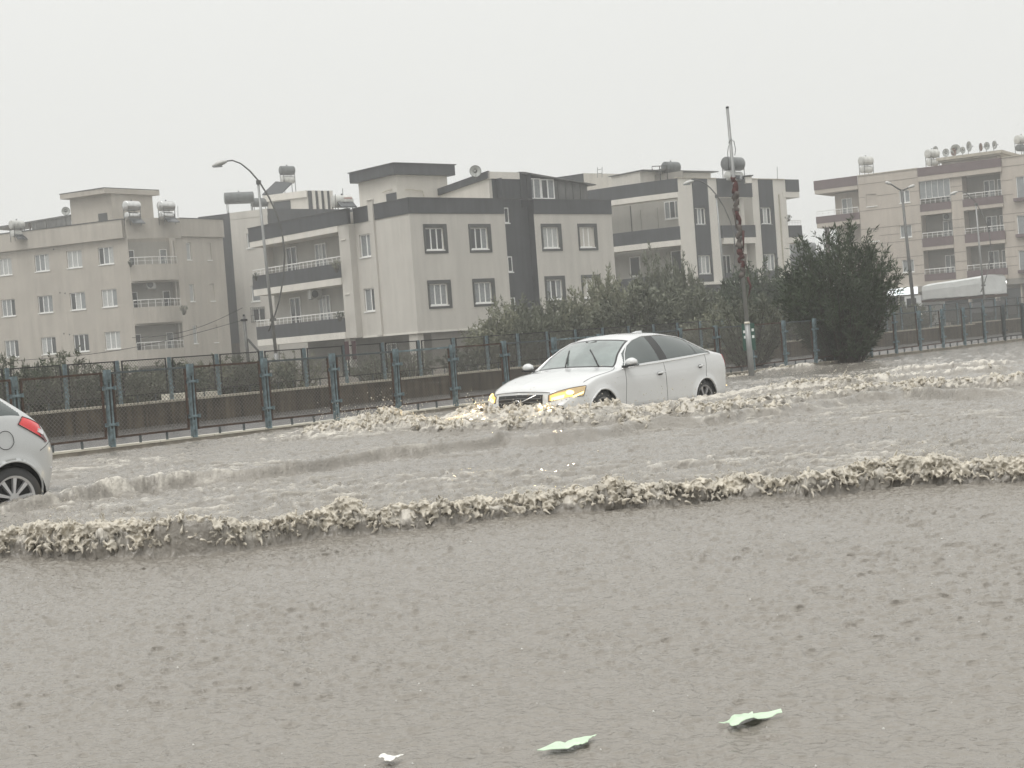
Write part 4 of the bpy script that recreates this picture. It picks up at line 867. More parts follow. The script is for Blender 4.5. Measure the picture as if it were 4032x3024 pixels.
# ================================================================== lamps and poles
def curved_lamp(loc, label, rz=0.0, s=1.0, dark=False, src=None):
    if src:
        c = copy_tree(src); c.location = loc; c.rotation_euler = (0, 0, rz); c.scale = (s, s, s); c['label'] = label; return c
    T_ = thing('street_lamp', label, 'street lamp', loc, rz, 'bow-armed street lamps along the side road')
    q = MB(); q.tube([(0, 0, 0), (0, 0, 1.2)], [.08, .08], 10); local_build(q, 'base_sleeve', MT['galv'], T_, True)
    q = MB(); q.tube([(0, 0, 1.2), (-.10, 0, 4.5), (-.16, 0, 7.35)], [.062, .052, .042], 10); local_build(q, 'pole', MT['galv'], T_, True)
    pts = [(-1.25, 0, 8.12), (-1.0, 0, 8.13), (-.72, 0, 8.0), (-.42, 0, 7.72), (-.12, 0, 7.32), (.18, 0, 6.75), (.42, 0, 6.1), (.56, 0, 5.4), (.58, 0, 4.7), (.48, 0, 3.9), (.28, 0, 3.1), (.02, 0, 2.45), (-.2, 0, 2.0)]
    q = MB(); q.tube(pts, [.025]*3+[.029]*10, 8); local_build(q, 'bow_arm', MT['galvd'], T_, True)
    q = MB(); q.tube([(-1.2, 0, 8.11), (-1.33, 0, 8.09), (-1.55, 0, 8.03), (-1.74, 0, 7.97)], [.035, .085, .09, .03], 8); hd = local_build(q, 'lamp_head', MT['lampw'], T_, True); 
    q = MB(); q.box(-1.70, -1.38, -.06, .06, 7.93, 7.975); local_build(q, 'lens', MT['gm'], hd)
    q = MB(); q.box(-.22, -.06, -.06, .06, 7.22, 7.36); q.box(-.12, .10, -.05, .05, 2.35, 2.45); local_build(q, 'clamp', MT['galvd'], T_)
    return T_
l0 = curved_lamp((-8.3, 52, .12), 'bow-armed street lamp on the left, in front of the white block with balconies')
curved_lamp((10.25, 68, .1), 'bow-armed street lamp close to the pole wrapped in rags', 0.05, .965, src=l0)
curved_lamp((28.75, 88, .0), 'bow-armed street lamp in front of the truck on the right', .05, 1.0, src=l0)
T2 = thing('street_lamp', 'dark double-headed street lamp to the right of the big bush', 'street lamp', (21.75, 78, -.3))
q = MB(); q.tube([(0, 0, 0), (-.15, 0, 4), (-.3, 0, 7.97)], [.11, .09, .06], 10); local_build(q, 'pole', MT['galvd'], T2, True)
q = MB(); q.tube([(-.3, 0, 7.9), (-.62, 0, 8.12), (-.85, 0, 8.3)], .04, 8); local_build(q, 'arm', MT['galvd'], T2, True)
q = MB(); q.tube([(-.3, 0, 7.9), (0, 0, 8.0), (.1, 0, 8.06)], .04, 8); local_build(q, 'arm', MT['galvd'], T2, True)
for a, b_ in (((-.82, 0, 8.30), (-1.15, 0, 8.42)), ((.05, 0, 8.04), (.42, 0, 8.14))):
    q = MB(); A_, B_ = Vector(a), Vector(b_); q.tube([A_, A_.lerp(B_, .35), A_.lerp(B_, .8), B_], [.04, .085, .08, .03], 8); local_build(q, 'lamp_head', MT['lampw'], T2, True)
# bare post wrapped with rags
PO = thing('utility_pole', 'tall bare leaning steel post wrapped in torn red and grey rags, beside the sedan', 'pole', (5.2, 31.6, -.3))
zb = lambda z: -.14*(z/6.1)
q = MB(); q.tube([(0, 0, -.1), (zb(.9), 0, .9), (zb(1.45), 0, 1.45)], [.066, .062, .058], 14); local_build(q, 'sleeve', MT['galv'], PO, True)
q = MB(); q.tube([(zb(1.45), 0, 1.44), (zb(1.46), 0, 1.49)], [.066, .055], 14); local_build(q, 'collar', MT['kerbw'], PO, True)
q = MB(); q.tube([(zb(1.45), 0, 1.45), (zb(4), 0, 4.0), (zb(6.1)+.0, 0, 6.1)], [.046, .038, .032], 12); local_build(q, 'shaft', MT['galv'], PO, True)
q = MB(); q.tube([(zb(6.1), 0, 6.1), (zb(6.1), 0, 6.14)], [.036, .032], 12); local_build(q, 'cap', MT['black'], PO, True)
rr = random.Random(8)
z0 = 2.45; i = 0
while z0 < 4.35:
    n_ = 7; L_ = rr.uniform(.16, .34); pts = []; rs = []
    for k in range(n_):
        s_ = k/(n_-1); pts.append((zb(z0)+rr.uniform(-.018, .018)+.022*math.sin(z0*7+k), rr.uniform(-.03, .015), z0+L_*s_*1.12)); rs.append((.050+rr.uniform(-.010, .022))*(.88+.2*math.sin(math.pi*s_)))
    q = MB(); q.tube(pts, rs, 9); local_build(q, 'rag', MT['red'] if i in (1, 2, 5, 8) else MT['rag'], PO, True); z0 += L_; i += 1
for i in range(4):
    q = MB(); z0 = 2.2+i*.5; x0 = zb(z0)+rr.choice((-1, 1))*.09; q.tube([(x0, -.04, z0+.25), (x0+rr.uniform(-.04, .05), -.06, z0+.05), (x0+rr.uniform(-.05, .06), -.05, z0-.2)], [.03, .024, .006], 6); local_build(q, 'rag', MT['rag'] if i % 2 else MT['red'], PO, True)
q = MB(); q.tube([(zb(5)-.06, -.03, 5.35), (zb(5), -.075, 5.42), (zb(5)+.065, -.02, 5.38), (zb(5)+.09, 0, 5.2), (zb(5)+.06, -.02, 5.08)], .008, 5); q.tube([(zb(5)-.06, -.03, 5.3), (zb(5)-.09, -.03, 5.15), (zb(5)-.085, -.02, 4.75)], .007, 5); local_build(q, 'wire_loop', MT['black'], PO)
GSN = thing('small_sign', 'small dark green sign with white marks, half hidden behind the foot of the bare post', 'sign', (5.35, 32.6, .6))
q = MB(); q.box(-.14, .14, 0, .02, -.05, .55); local_build(q, 'plate', MT['green'], GSN)
q = MB()
for x0, z0 in ((-.12, .34), (-.11, .22), (.07, .37), (.07, .22)): q.box(x0, x0+.05, -.004, -.001, z0, z0+.06)
local_build(q, 'white_mark', MT['signw'], GSN); q = MB(); q.box(-.015, .015, .021, .04, -.9, .5); local_build(q, 'stake', MT['galvd'], GSN)
# stub post, strut and sagging wires at the left
s0 = at(960, 1246, 46); ST = thing('wooden_post', 'short dark post with a bracket in front of the narrow grey block', 'post', (s0.x, s0.y, -.2))
q = MB(); q.tube([(.06, 0, 0), (0, 0, s0.z+.2)], [.055, .05], 8); local_build(q, 'shaft', MT['galvd'], ST, True); q = MB(); q.box(-.1, .1, -.05, .05, s0.z+.05, s0.z+.12); q.box(-.03, .03, -.03, .03, s0.z+.12, s0.z+.26); local_build(q, 'bracket', MT['black'], ST)
SR = thing('steel_strut', 'slanting dark steel strut leaning beside the short post', 'strut', at(1025, 1392, 46)); q = MB(); q.bar(at(975, 1335, 46), at(1030, 1397, 46), .07); q.build('strut_bar', MT['galvd'], SR)
for (a, b_), lb in ((((950, 1262), (60, 1420)), 'overhead wire sagging from the short post down to the left'), (((955, 1212), (520, 1330)), 'upper thin wire crossing the beige block near the short post')):
    A_, B_ = at(*a, 46), at(*b_, 47); WR = thing('overhead_wire', lb, 'wire', A_)
    pts = [A_.lerp(B_, i/12)-Vector((0, 0, .25*math.sin(math.pi*i/12))) for i in range(13)]; q = MB(); q.tube(pts, .009, 5); q.build('wire', MT['black'], WR)
# ================================================================== roof tanks, dishes, air conditioners
def tank_unit(label, px, py, Y, r, L_, m, deg, zroof, lower=True, rl=None, ml=None, group='solar water tanks on the roofs', collector=None, name='water_tank'):
    c = at(px, py, Y); T_ = thing(name, label, 'water tank', (c.x, c.y, zroof), R(90-deg), group); h = c.z-zroof
    def cyl(rad, zc, ln, nm, mm, par):
        q = MB(); xs = [-ln/2, -ln/2+.02, -ln/2+.05, ln/2-.05, ln/2-.02, ln/2]; rs = [rad*.9, rad*.98, rad, rad, rad*.98, rad*.9]
        q.tube([(x, 0, zc) for x in xs], rs, 20); o = local_build(q, nm, mm, par, True)
        return o
    t_ = cyl(r, h, L_, 'tank', MT[m], T_); q = MB(); q.box(-.03, .03, -.03, .03, h+r, h+r+.08); local_build(q, 'valve', MT['black'], t_)
    if lower: cyl(rl or r*.8, max(h-r-(rl or r*.8)-.06, (rl or r*.8)+.02), L_*.9, 'lower_tank', MT[ml or m], T_)
    for x in (-L_*.42, L_*.42):
        for y in (-r*.85, r*.85):
            q = MB(); q.box(x-.018, x+.018, y-.018, y+.018, 0, h-r*.2); local_build(q, 'stand_leg', MT['galvd'], T_)
    q = MB()
    for y in (-r*.85, r*.85): q.box(-L_*.42, L_*.42, y-.015, y+.015, h-r*.95, h-r*.95+.03)
    local_build(q, 'stand_rail', MT['galvd'], T_)
    if collector:
        P4 = [at(a, b_, Y-1.2 if k > 1 else Y-.4) for k, (a, b_) in enumerate(collector)]
        o_ = Vector((c.x, c.y, zroof)); rot = Matrix.Rotation(-R(90-deg), 3, 'Z'); P4 = [rot @ (p-o_) for p in P4]; dn = Vector((0, 0, -.08))
        q = MB(); q.hexa([P4[0]+dn, P4[1]+dn, P4[2]+dn, P4[3]+dn, *P4]); local_build(q, 'collector', MT['panel'], T_)
    else:
        q = MB(); q.hexa([(-L_*.45, -r*2.0, .1), (L_*.45, -r*2.0, .1), (L_*.45, -r*.8, .45), (-L_*.45, -r*.8, .45), (-L_*.45, -r*2.0, .16), (L_*.45, -r*2.0, .16), (L_*.45, -r*.8, .51), (-L_*.45, -r*.8, .51)]); local_build(q, 'collector', MT['panel'], T_)
    return T_
tank_unit('shiny steel tank pair on the beige block, in front of its roof house', 518, 811, 103.6, .36, 1.15, 'tanks', 38, 11.2, group='solar water tanks on the left beige block')
tank_unit('shiny steel tank pair on the beige block, right of its roof house', 654, 811, 104.6, .36, 1.15, 'tanks', 38, 11.2, group='solar water tanks on the left beige block')
tank_unit('pale tank pair under the lean-to at the far left roof edge', 66, 885, 107, .33, 1.0, 'tankw', 38, 11.0, group='solar water tanks on the left beige block')
tank_unit('long dark grey tank on legs, left end of the narrow block roof', 941, 779, 97, .385, 1.9, 'tankg', 72, 10.4, lower=False)
tank_unit('dark tank half hidden behind the curved lamp post', 1022, 797, 99, .3, 1.1, 'tankg', 65, 10.4, lower=False)
tank_unit('dark tank on a tall stand over a pale tank, with a big slanting collector', 1130, 671, 101, .31, 1.0, 'tankg', 55, 12.0, rl=.27, ml='tankw', collector=[(1085, 714), (1150, 719), (1105, 763), (1032, 765)])
wt = tank_unit('pale tank with faded red lettering on the white block parapet', 1347, 793, 80, .335, 1.1, 'tankw', 52, 8.9, lower=False)
tank_unit('grey tank behind the railing frame, on the curved end of the striped block', 2642, 659, 99, .38, 1.2, 'tankg', 52, 10.5, ml='tankw', rl=.25)
tank_unit('big grey tank behind the tall bare post', 2886, 645, 98.5, .46, 1.55, 'tankg', 48, 10.6, rl=.3, ml='tankw')
tank_unit('white tank pair on a stand at the left roof edge of the maroon-banded block', 3409, 633, 123, .37, 1.15, 'tankw', 62, 12.3, rl=.3)
tank_unit('white tank pair beside the row of dishes', 3670, 605, 121, .36, 1.1, 'tankw', 60, 12.3, rl=.3)
tank_unit('white tank over a dark one at the right picture edge', 4022, 549, 119, .35, 1.1, 'tankw', 60, 12.4, rl=.28, ml='tankg')
for i, (px, lb) in enumerate(((3134, 'left'), (3163, 'middle'), (3188, 'right'))): tank_unit('hazy grey tank on the far roof in the gap, %s one of three' % lb, px, 972, 176, .5, 1.3, 'tankg', 70, Gp.z-.2, rl=.35)
# the narrow block stands further back than the beige one: set it (and its tanks) out to its true distance
kB = 112/95; camp = Vector((0, 0, CAM_H))
for o_ in [B]+[x for x in bpy.data.objects if x.parent is None and 'label' in x and x['label'].split(',')[0] in ('long dark grey tank on legs', 'dark tank half hidden behind the curved lamp post', 'dark tank on a tall stand over a pale tank')]:
    o_.location = camp+(o_.location-camp)*kB; o_.scale = (kB, kB, kB)
CLF = Face(wt.location.x, wt.location.y, 70); redt = mat('faded_red_lettering', (.36, .16, .14), .7)
for tx, zz in (('CIMSAN', .10), ('ENERJI', -.10)):
    pass
q = MB()
for j, z in enumerate((.10, -.06)):
    for i in range(6):
        x0 = -.05+i*.085; q.box(x0, x0+.055, -.342+.03*abs(j-.3), -.334+.03*abs(j-.3), (wt.location.z*0)+0+z, z+.09)
hh = at(1347, 793, 80).z-8.9
for k_ in range(len(q.v)): q.v[k_] = (q.v[k_][0], q.v[k_][1], q.v[k_][2]+hh)
local_build(q, 'faded_lettering', redt, wt)
def dish(label, px, py, Y, r, yaw=0, m='dish', zbase=None, group=None, sx=1.0):
    c = at(px, py, Y); zb_ = zbase if zbase is not None else c.z-r*1.4; T_ = thing('satellite_dish', label, 'satellite dish', (c.x, c.y, zb_), R(yaw), group)
    q = MB(); N = 20; rings = [(0, .10), (.35, .085), (.7, .045), (1, 0)]; h = c.z-zb_; vs = [(0, r*.22, h)]; fs = []
    for rr_, dpt in rings[1:]:
        for k in range(N): a = 2*math.pi*k/N; vs.append((math.cos(a)*r*rr_*sx, r*2.2*dpt, h+math.sin(a)*r*rr_))
    for k in range(N): fs.append((0, 1+k, 1+(k+1) % N))
    for g in range(2):
        for k in range(N): a0_ = 1+g*N+k; a1_ = 1+g*N+(k+1) % N; fs.append((a0_, a1_, a1_+N, a0_+N))
    q.add(vs, fs); q.add([(x, y+.03, z) for x, y, z in vs], [f[::-1] for f in fs]); d_ = local_build(q, 'dish', MT[m], T_, True)
    q = MB(); q.tube([(r*math.cos(2*math.pi*k/N)*sx, 0, h+r*math.sin(2*math.pi*k/N)) for k in range(N+1)], .014, 5); local_build(q, 'rim', MT['galvd'], d_)
    q = MB(); q.tube([(0, .12, 0), (0, .12, h)], .025, 6); local_build(q, 'mast', MT['galvd'], T_); q = MB(); q.bar((0, .05, h-r*.95), (0, -r*.9, h-r*.1), .02); q.box(-.03, .03, -r*.9-.06, -r*.9+.02, h-r*.15, h-.0); local_build(q, 'receiver_arm', MT['black'], T_)
    return T_
dish('big grey dish on the stair head of the white block', 1872, 674, 81, .32, 10)
dish('grey dish above the lean-to left of the beige roof house', 259, 831, 106, .29, 10)
for lb, x, y, r, yaw, m, sx in (('dish behind the white tank pair, leftmost of the row', 670, 300, .25, -30, 'dish', .8), ('dull dish standing alone right of the white tank pair', 850, 360, .33, -25, 'dish', .8), ('largest pale dish in the middle of the row', 1020, 300, .40, -10, 'dish', 1), ('rusty brown dish in front of the largest one', 985, 345, .32, -35, 'dishr', .75), ('small pale dish touching the largest one on its right', 1145, 315, .27, 10, 'dish', .8), ('tall tilted dish standing above the others', 1255, 250, .42, 30, 'dish', .68), ('brown dish, first of the right-hand three', 1460, 262, .33, 35, 'dishr', .65), ('pale dish between the brown one and the last', 1565, 240, .31, 15, 'dish', .85), ('pale dish at the right end of the row', 1700, 222, .34, 30, 'dish', .75)):
    dish(lb, 3532+x/4.424, 520+y/4.424, 122, r, yaw, m, 13.2, 'satellite dishes on the maroon-banded block', sx)
def ac(label, px, py, Y, deg, w=.8):
    c = at(px, py, Y); T_ = thing('air_conditioner', label, 'air conditioner', c, R(90-deg))
    q = MB(); q.box(-w/2, w/2, -.15, .15, -.28, .28); bd = local_build(q, 'casing', MT['lampw'], T_)
    q = MB(); q.tube([(-.1, -.151, 0), (-.1, -.17, 0)], .22, 20); local_build(q, 'fan_grille', MT['char2'], T_); [local_build(MB().bar((x, -.2, -.3), (x, .2, -.3), .04), 'bracket', MT['galvd'], T_) for x in (-.3, .3)]
ac('air conditioner on a bracket over the lower balcony of the white block', 1240, 1158, 84.5, 48.7-0)
ac('air conditioner on the middle balcony of the beige block', 594, 1121, 104.9, 56, .6)
ac('air conditioner in the balcony of the maroon-banded block', 3734, 853, 118, 123)
for (px, py, py2, Y, lb) in ((1199+150, 742, 772, 80, 'thin aerial rod above the pale tank'), (700, 810, 855, 104, 'thin aerial rod on the beige block, right of the tanks'), (3060, 657, 707, 99, 'thin aerial rod on the right part of the striped block'), (1320, 765, 825, 79, 'dark rod standing in front of the pale tank')):
    a, b_ = at(px, py, Y), at(px+1, py2, Y); AN = thing('aerial_rod', lb, 'aerial', b_); q = MB(); q.tube([b_, a], .018, 6); q.build('rod', MT['galvd'], AN)
p = at(2945, 697, 98); CHM = thing('chimney', 'small chimney with a flat cap on the striped block', 'chimney', (p.x, p.y, 10.5)); q = MB(); q.box(-.22, .22, -.2, .2, 0, p.z-10.5); local_build(q, 'stack', MT['white'], CHM); q = MB(); q.box(-.32, .32, -.3, .3, p.z-10.46, p.z-10.40); q.box(-.15, .15, -.15, .15, p.z-10.5, p.z-10.46); local_build(q, 'cap', MT['char2'], CHM)
p = at(2362, 682, 103); LD = thing('roof_ladder', 'short ladder sticking up over the cream roof house', 'ladder', p); q = MB(); q.bar((-.2, 0, -.3), (-.14, 0, .42), .045); q.bar((.13, 0, -.3), (.19, 0, .42), .045); q.bar((-.17, 0, .25), (.17, 0, .28), .035); q.bar((-.19, 0, -.02), (.15, 0, .0), .035); local_build(q, 'ladder', MT['galv'], LD)
p = at(2250+1535/4.424, 600+235/4.424, 97); CF_ = thing('roof_frame', 'dark steel frame standing on the curved parapet of the striped block', 'frame', (p.x, p.y, 10.6)); h = p.z-10.6
q = MB(); q.bar((-.5, 0, h), (.5, 0, h-.03), .05); q.bar((0, 0, 0), (0, 0, h), .06); q.bar((.47, 0, 0), (.47, 0, h), .06); q.bar((-.5, 0, h), (-.5, 0, h-.15), .03); q.box(-.53, -.47, -.03, .03, h-.25, h-.15); local_build(q, 'frame', MT['darkframe'], CF_)
HAZE = .0019
# ================================================================== vegetation
def plant_mesh(seed, W_, H_, stems, twigs, leaves, ll, lw, spread=.5, jitter=.5, low=.15):
    rg = np.random.default_rng(seed); lv = []; lf = []; sm = MB()
    for s in range(stems):
        a = rg.uniform(0, 2*math.pi); rad = math.sqrt(rg.random()); lean = rad*W_/2; hh = H_*(1-.38*rad**2)*rg.uniform(.72, 1.06)
        tip = np.array([math.cos(a)*lean, math.sin(a)*lean, hh]); base = np.array([math.cos(a)*.13*W_*rad, math.sin(a)*.13*W_*rad, 0]); mid = np.array([tip[0]*.62, tip[1]*.62, hh*.42])
        P = lambda t: (1-t)**2*base+2*t*(1-t)*mid+t*t*tip
        sm.tube([P(t) for t in (0, .33, .66, .95)], [.022, .016, .010, .004], 4, cap=False)
        for w in range(twigs):
            t0 = low+(1-low)*rg.random()**.7; o = P(t0); d = (P(min(t0+.05, 1))-P(t0-.05)); d /= np.linalg.norm(d)
            d = d+rg.normal(0, spread, 3)+np.array([math.cos(a), math.sin(a), 0])*rg.uniform(0, .8)*rad; d[2] += .25; d /= np.linalg.norm(d)
            TL = rg.uniform(.18, .42)*H_/3.2
            for k in range(leaves):
                q = o+d*TL*(k+.5)/leaves; q = q+rg.normal(0, .01, 3); e = d*.7+rg.normal(0, jitter, 3); e /= np.linalg.norm(e)
                l_ = ll*rg.uniform(.65, 1.2); sdv = np.cross(e, rg.normal(0, 1, 3)); sdv /= np.linalg.norm(sdv)+1e-6; wv = sdv*lw*rg.uniform(.7, 1.2)
                n = len(lv); lv += [q, q+e*l_*.5+wv, q+e*l_, q+e*l_*.5-wv]; lf.append((n, n+1, n+2, n+3))
    me = bpy.data.meshes.new('crown'); me.from_pydata([tuple(v) for v in lv], [], lf); ms = bpy.data.meshes.new('stems'); ms.from_pydata(sm.v, [], sm.f); ms.materials.append(MT['bark'])
    return me, ms
def plant(name, label, cat, loc, meshes, m, scale=(1, 1, 1), rz=0, group=None):
    T_ = thing(name, label, cat, loc, rz, group); T_.scale = scale
    for nm, me_ in (('crown', meshes[0]), ('trunk', meshes[1])):
        o = bpy.data.objects.new(nm, me_)
        if nm == 'crown':
            if not me_.materials: me_.materials.append(MT[m])
            link(o, T_); o.material_slots[0].link = 'OBJECT'; o.material_slots[0].material = MT[m]
        else: link(o, T_)
    return T_
big = plant_mesh(3, 2.95, 3.4, 210, 11, 13, .17, .016, spread=.42, jitter=.45, low=.03)
bp_ = at_z(3235, 1438, .0); plant('oleander_bush', 'big dark green oleander bush at the kerb, right of the bare pole', 'bush', (bp_.x+.75, bp_.y+.9, -.1), big, 'leaf_d')
low_ = plant_mesh(14, 2.6, 1.7, 60, 9, 12, .15, .014, spread=.5, jitter=.5, low=.05)
plant('oleander_bush', 'lower brownish part-bare bush hanging over the fence, left of the big dark bush', 'bush', (bp_.x-1.35, bp_.y+2.6, .0), low_, 'leaf_m', (1, 1, 1.15))
vA = [plant_mesh(20+i, 3.2, 2.6, 95, 11, 11, .18, .026, spread=.6, jitter=.6, low=.02) for i in range(4)]
rr = random.Random(12)
spec = [  # px centre, px top, distance, width, material
 (1955, 1208, 50, 1.0, 'leaf_p', 'rounded pale shrub at the left end of the shrub row'), (2035, 1172, 51, 1.05, 'leaf_m', 'second shrub from the left, in front of the charcoal stair shaft'),
 (2120, 1200, 49, .85, 'leaf_m', 'lower shrub just right of the stair shaft'), (2185, 1180, 51, 1.0, 'leaf_m', 'shrub under the third framed window'), (2290, 1140, 52, 1.1, 'leaf_p', 'shrub covering the last framed window'),
 (2372, 1060, 53, .8, 'leaf_p', 'tall thin pale shrub poking up at the corner of the white block'), (2425, 1100, 54, 1.0, 'leaf_p', 'pale bush just behind the white block corner'), (2500, 1120, 50, 1.35, 'leaf_m', 'wide grey-green shrub above the sedan roof'),
 (2575, 1005, 60, .95, 'leaf_m', 'taller young tree before the curved balconies, left one'), (2672, 1010, 60, .75, 'leaf_m', 'narrow young tree before the curved balconies, right one'), (2640, 1110, 52, 1.4, 'leaf_m', 'wide shrub left of the middle street lamp'),
 (2745, 1135, 50, 1.0, 'leaf_m', 'shrub directly left of the middle lamp post'), (2800, 1230, 46, .9, 'leaf_p', 'low pale shrub between the middle lamp and the bare post'), (2960, 1035, 62, 1.5, 'leaf_d', 'dark hazy bush behind the bare post'), (3075, 1045, 64, 1.3, 'leaf_m', 'round bush in the gap left of the big dark one'), (3150, 1130, 60, 1.2, 'leaf_m', 'hazy bush just behind the left edge of the big dark one'), (2890, 1110, 60, 1.2, 'leaf_d', 'hazy bush between lamp and bare post'), (3580, 1190, 66, .9, 'leaf_m', 'bush right of the big dark one, under the lit sign')]
for i, (px, py, Y, sw, m, lb) in enumerate(spec):
    top = at(px, py, Y); g0 = -.1; H_ = top.z-g0; plant('shrub', lb, 'shrub', (top.x, top.y, g0), vA[i % 4], m, (sw*.78, sw*.78, H_/2.65), rr.uniform(0, 6), 'shrubs behind the wall')
vB = [plant_mesh(40+i, 2.0, 1.35, 30, 8, 10, .13, .018, spread=.6, jitter=.7, low=.0) for i in range(3)]
hed = [(20, 1400, 36), (105, 1420, 35), (190, 1425, 37), (262, 1378, 35), (330, 1440, 36), (400, 1455, 35), (470, 1440, 37), (540, 1450, 35), (615, 1440, 36), (690, 1432, 36), (770, 1415, 37), (850, 1408, 38), (930, 1405, 38), (1010, 1412, 38), (1150, 1395, 40), (1480, 1400, 44), (1620, 1380, 46), (1830, 1370, 48)]
nth = ['leftmost', 'second', 'third', 'fourth, sprouting above the panels,', 'fifth', 'sixth', 'seventh', 'eighth', 'ninth', 'tenth', 'eleventh', 'twelfth', 'thirteenth', 'fourteenth', 'fifteenth', 'sixteenth', 'seventeenth', 'eighteenth']
for i, (px, py, Y) in enumerate(hed):
    top = at(px, py, Y); H_ = max(.9, top.z); plant('hedge_shrub', '%s low shrub from the left behind the wall fence' % nth[i], 'shrub', (top.x, top.y, .1), vB[i % 3], ['leaf_m', 'leaf_d', 'leaf_p', 'leaf_m'][i % 4], (1, 1, H_/1.4), rr.uniform(0, 6), 'low shrubs behind the wall fence')
sm_ = [plant_mesh(60+i, .5, .5, 8, 6, 8, .07, .012) for i in range(2)]
for i, (px, py, Y, s_, m, lb) in enumerate(((1322, 1040, 80.5, 1.5, 'leaf_p', 'fresh green plants at the right end of the upper balcony rail'), (1336, 1240, 80.3, 1.2, 'leaf_d', 'dark potted plant on the lower balcony of the white block'), (1005, 1085, 87, 1.1, 'leaf_d', 'dark plants at the left end of the upper balcony'), (722, 1215, 105, 1.5, 'leaf_m', 'hanging plant at the middle balcony corner of the beige block'), (512, 1032, 103.5, 1.2, 'leaf_d', 'dark plants on the top balcony of the beige block'), (3103, 855, 101, 1.0, 'leaf_m', 'vine hanging from the side balcony of the striped block'))):
    p = at(px, py, Y); plant('balcony_plant', lb, 'plant', p-Vector((0, 0, .3*s_)), sm_[i % 2], m, (s_, s_, s_), 0)
# ================================================================== cars
def pchip(x, y, xi):
    x = np.asarray(x, float); y = np.asarray(y, float); h = np.diff(x); d = np.diff(y)/h; m = np.zeros_like(y); m[0], m[-1] = d[0], d[-1]
    for i in range(1, len(x)-1):
        if d[i-1]*d[i] > 0: w1, w2 = 2*h[i]+h[i-1], h[i]+2*h[i-1]; m[i] = (w1+w2)/(w1/d[i-1]+w2/d[i])
    k = np.clip(np.searchsorted(x, xi)-1, 0, len(x)-2); t = (xi-x[k])/h[k]
    return (2*t**3-3*t**2+1)*y[k]+(t**3-2*t**2+t)*h[k]*m[k]+(-2*t**3+3*t**2)*y[k+1]+(t**3-t**2)*h[k]*m[k+1]
paint_w = mat('white_car_paint', (.60, .605, .605), .25, spec=.5, coat=.7, noise=(1.2, .02)); paint_s = mat('pale_silver_car_paint', (.50, .51, .51), .25, coat=.7, noise=(1.2, .03))
cglass = mat('tinted_car_glass', (.035, .05, .048), .05, spec=.8, coat=.4); wglass = mat('misted_windscreen_glass', (.19, .225, .215), .08, spec=.8, coat=.6, noise=(2.5, .35))
tyre = mat('wet_tyre', (.018, .018, .018), .5); alloy = mat('alloy_rim', (.34, .34, .35), .35, metal=.7); chrome = mat('chrome', (.75, .75, .75), .15, metal=1.0)
seam = mat('panel_gap', (.05, .05, .05), .8); liner = mat('wheel_arch_liner', (.008, .008, .008), .9)
hl = mat('lit_headlamp', (.4, .25, .06), .3, emit=((1.0, .60, .14), 1.25)); hl2 = mat('lit_headlamp_core', (.5, .4, .2), .3, emit=((1.0, .74, .30), 2.2)); hlc = mat('headlamp_clear_cover', (.22, .18, .11), .1, coat=.5, emit=((1.0, .62, .2), .30))
tail = mat('lit_tail_lamp', (.45, .02, .025), .15, coat=.8, emit=((1.0, .06, .06), .22)); taild = mat('dark_red_lamp', (.14, .01, .014), .15, coat=.8); wlens = mat('white_lamp_lens', (.7, .68, .7), .15, coat=.5)
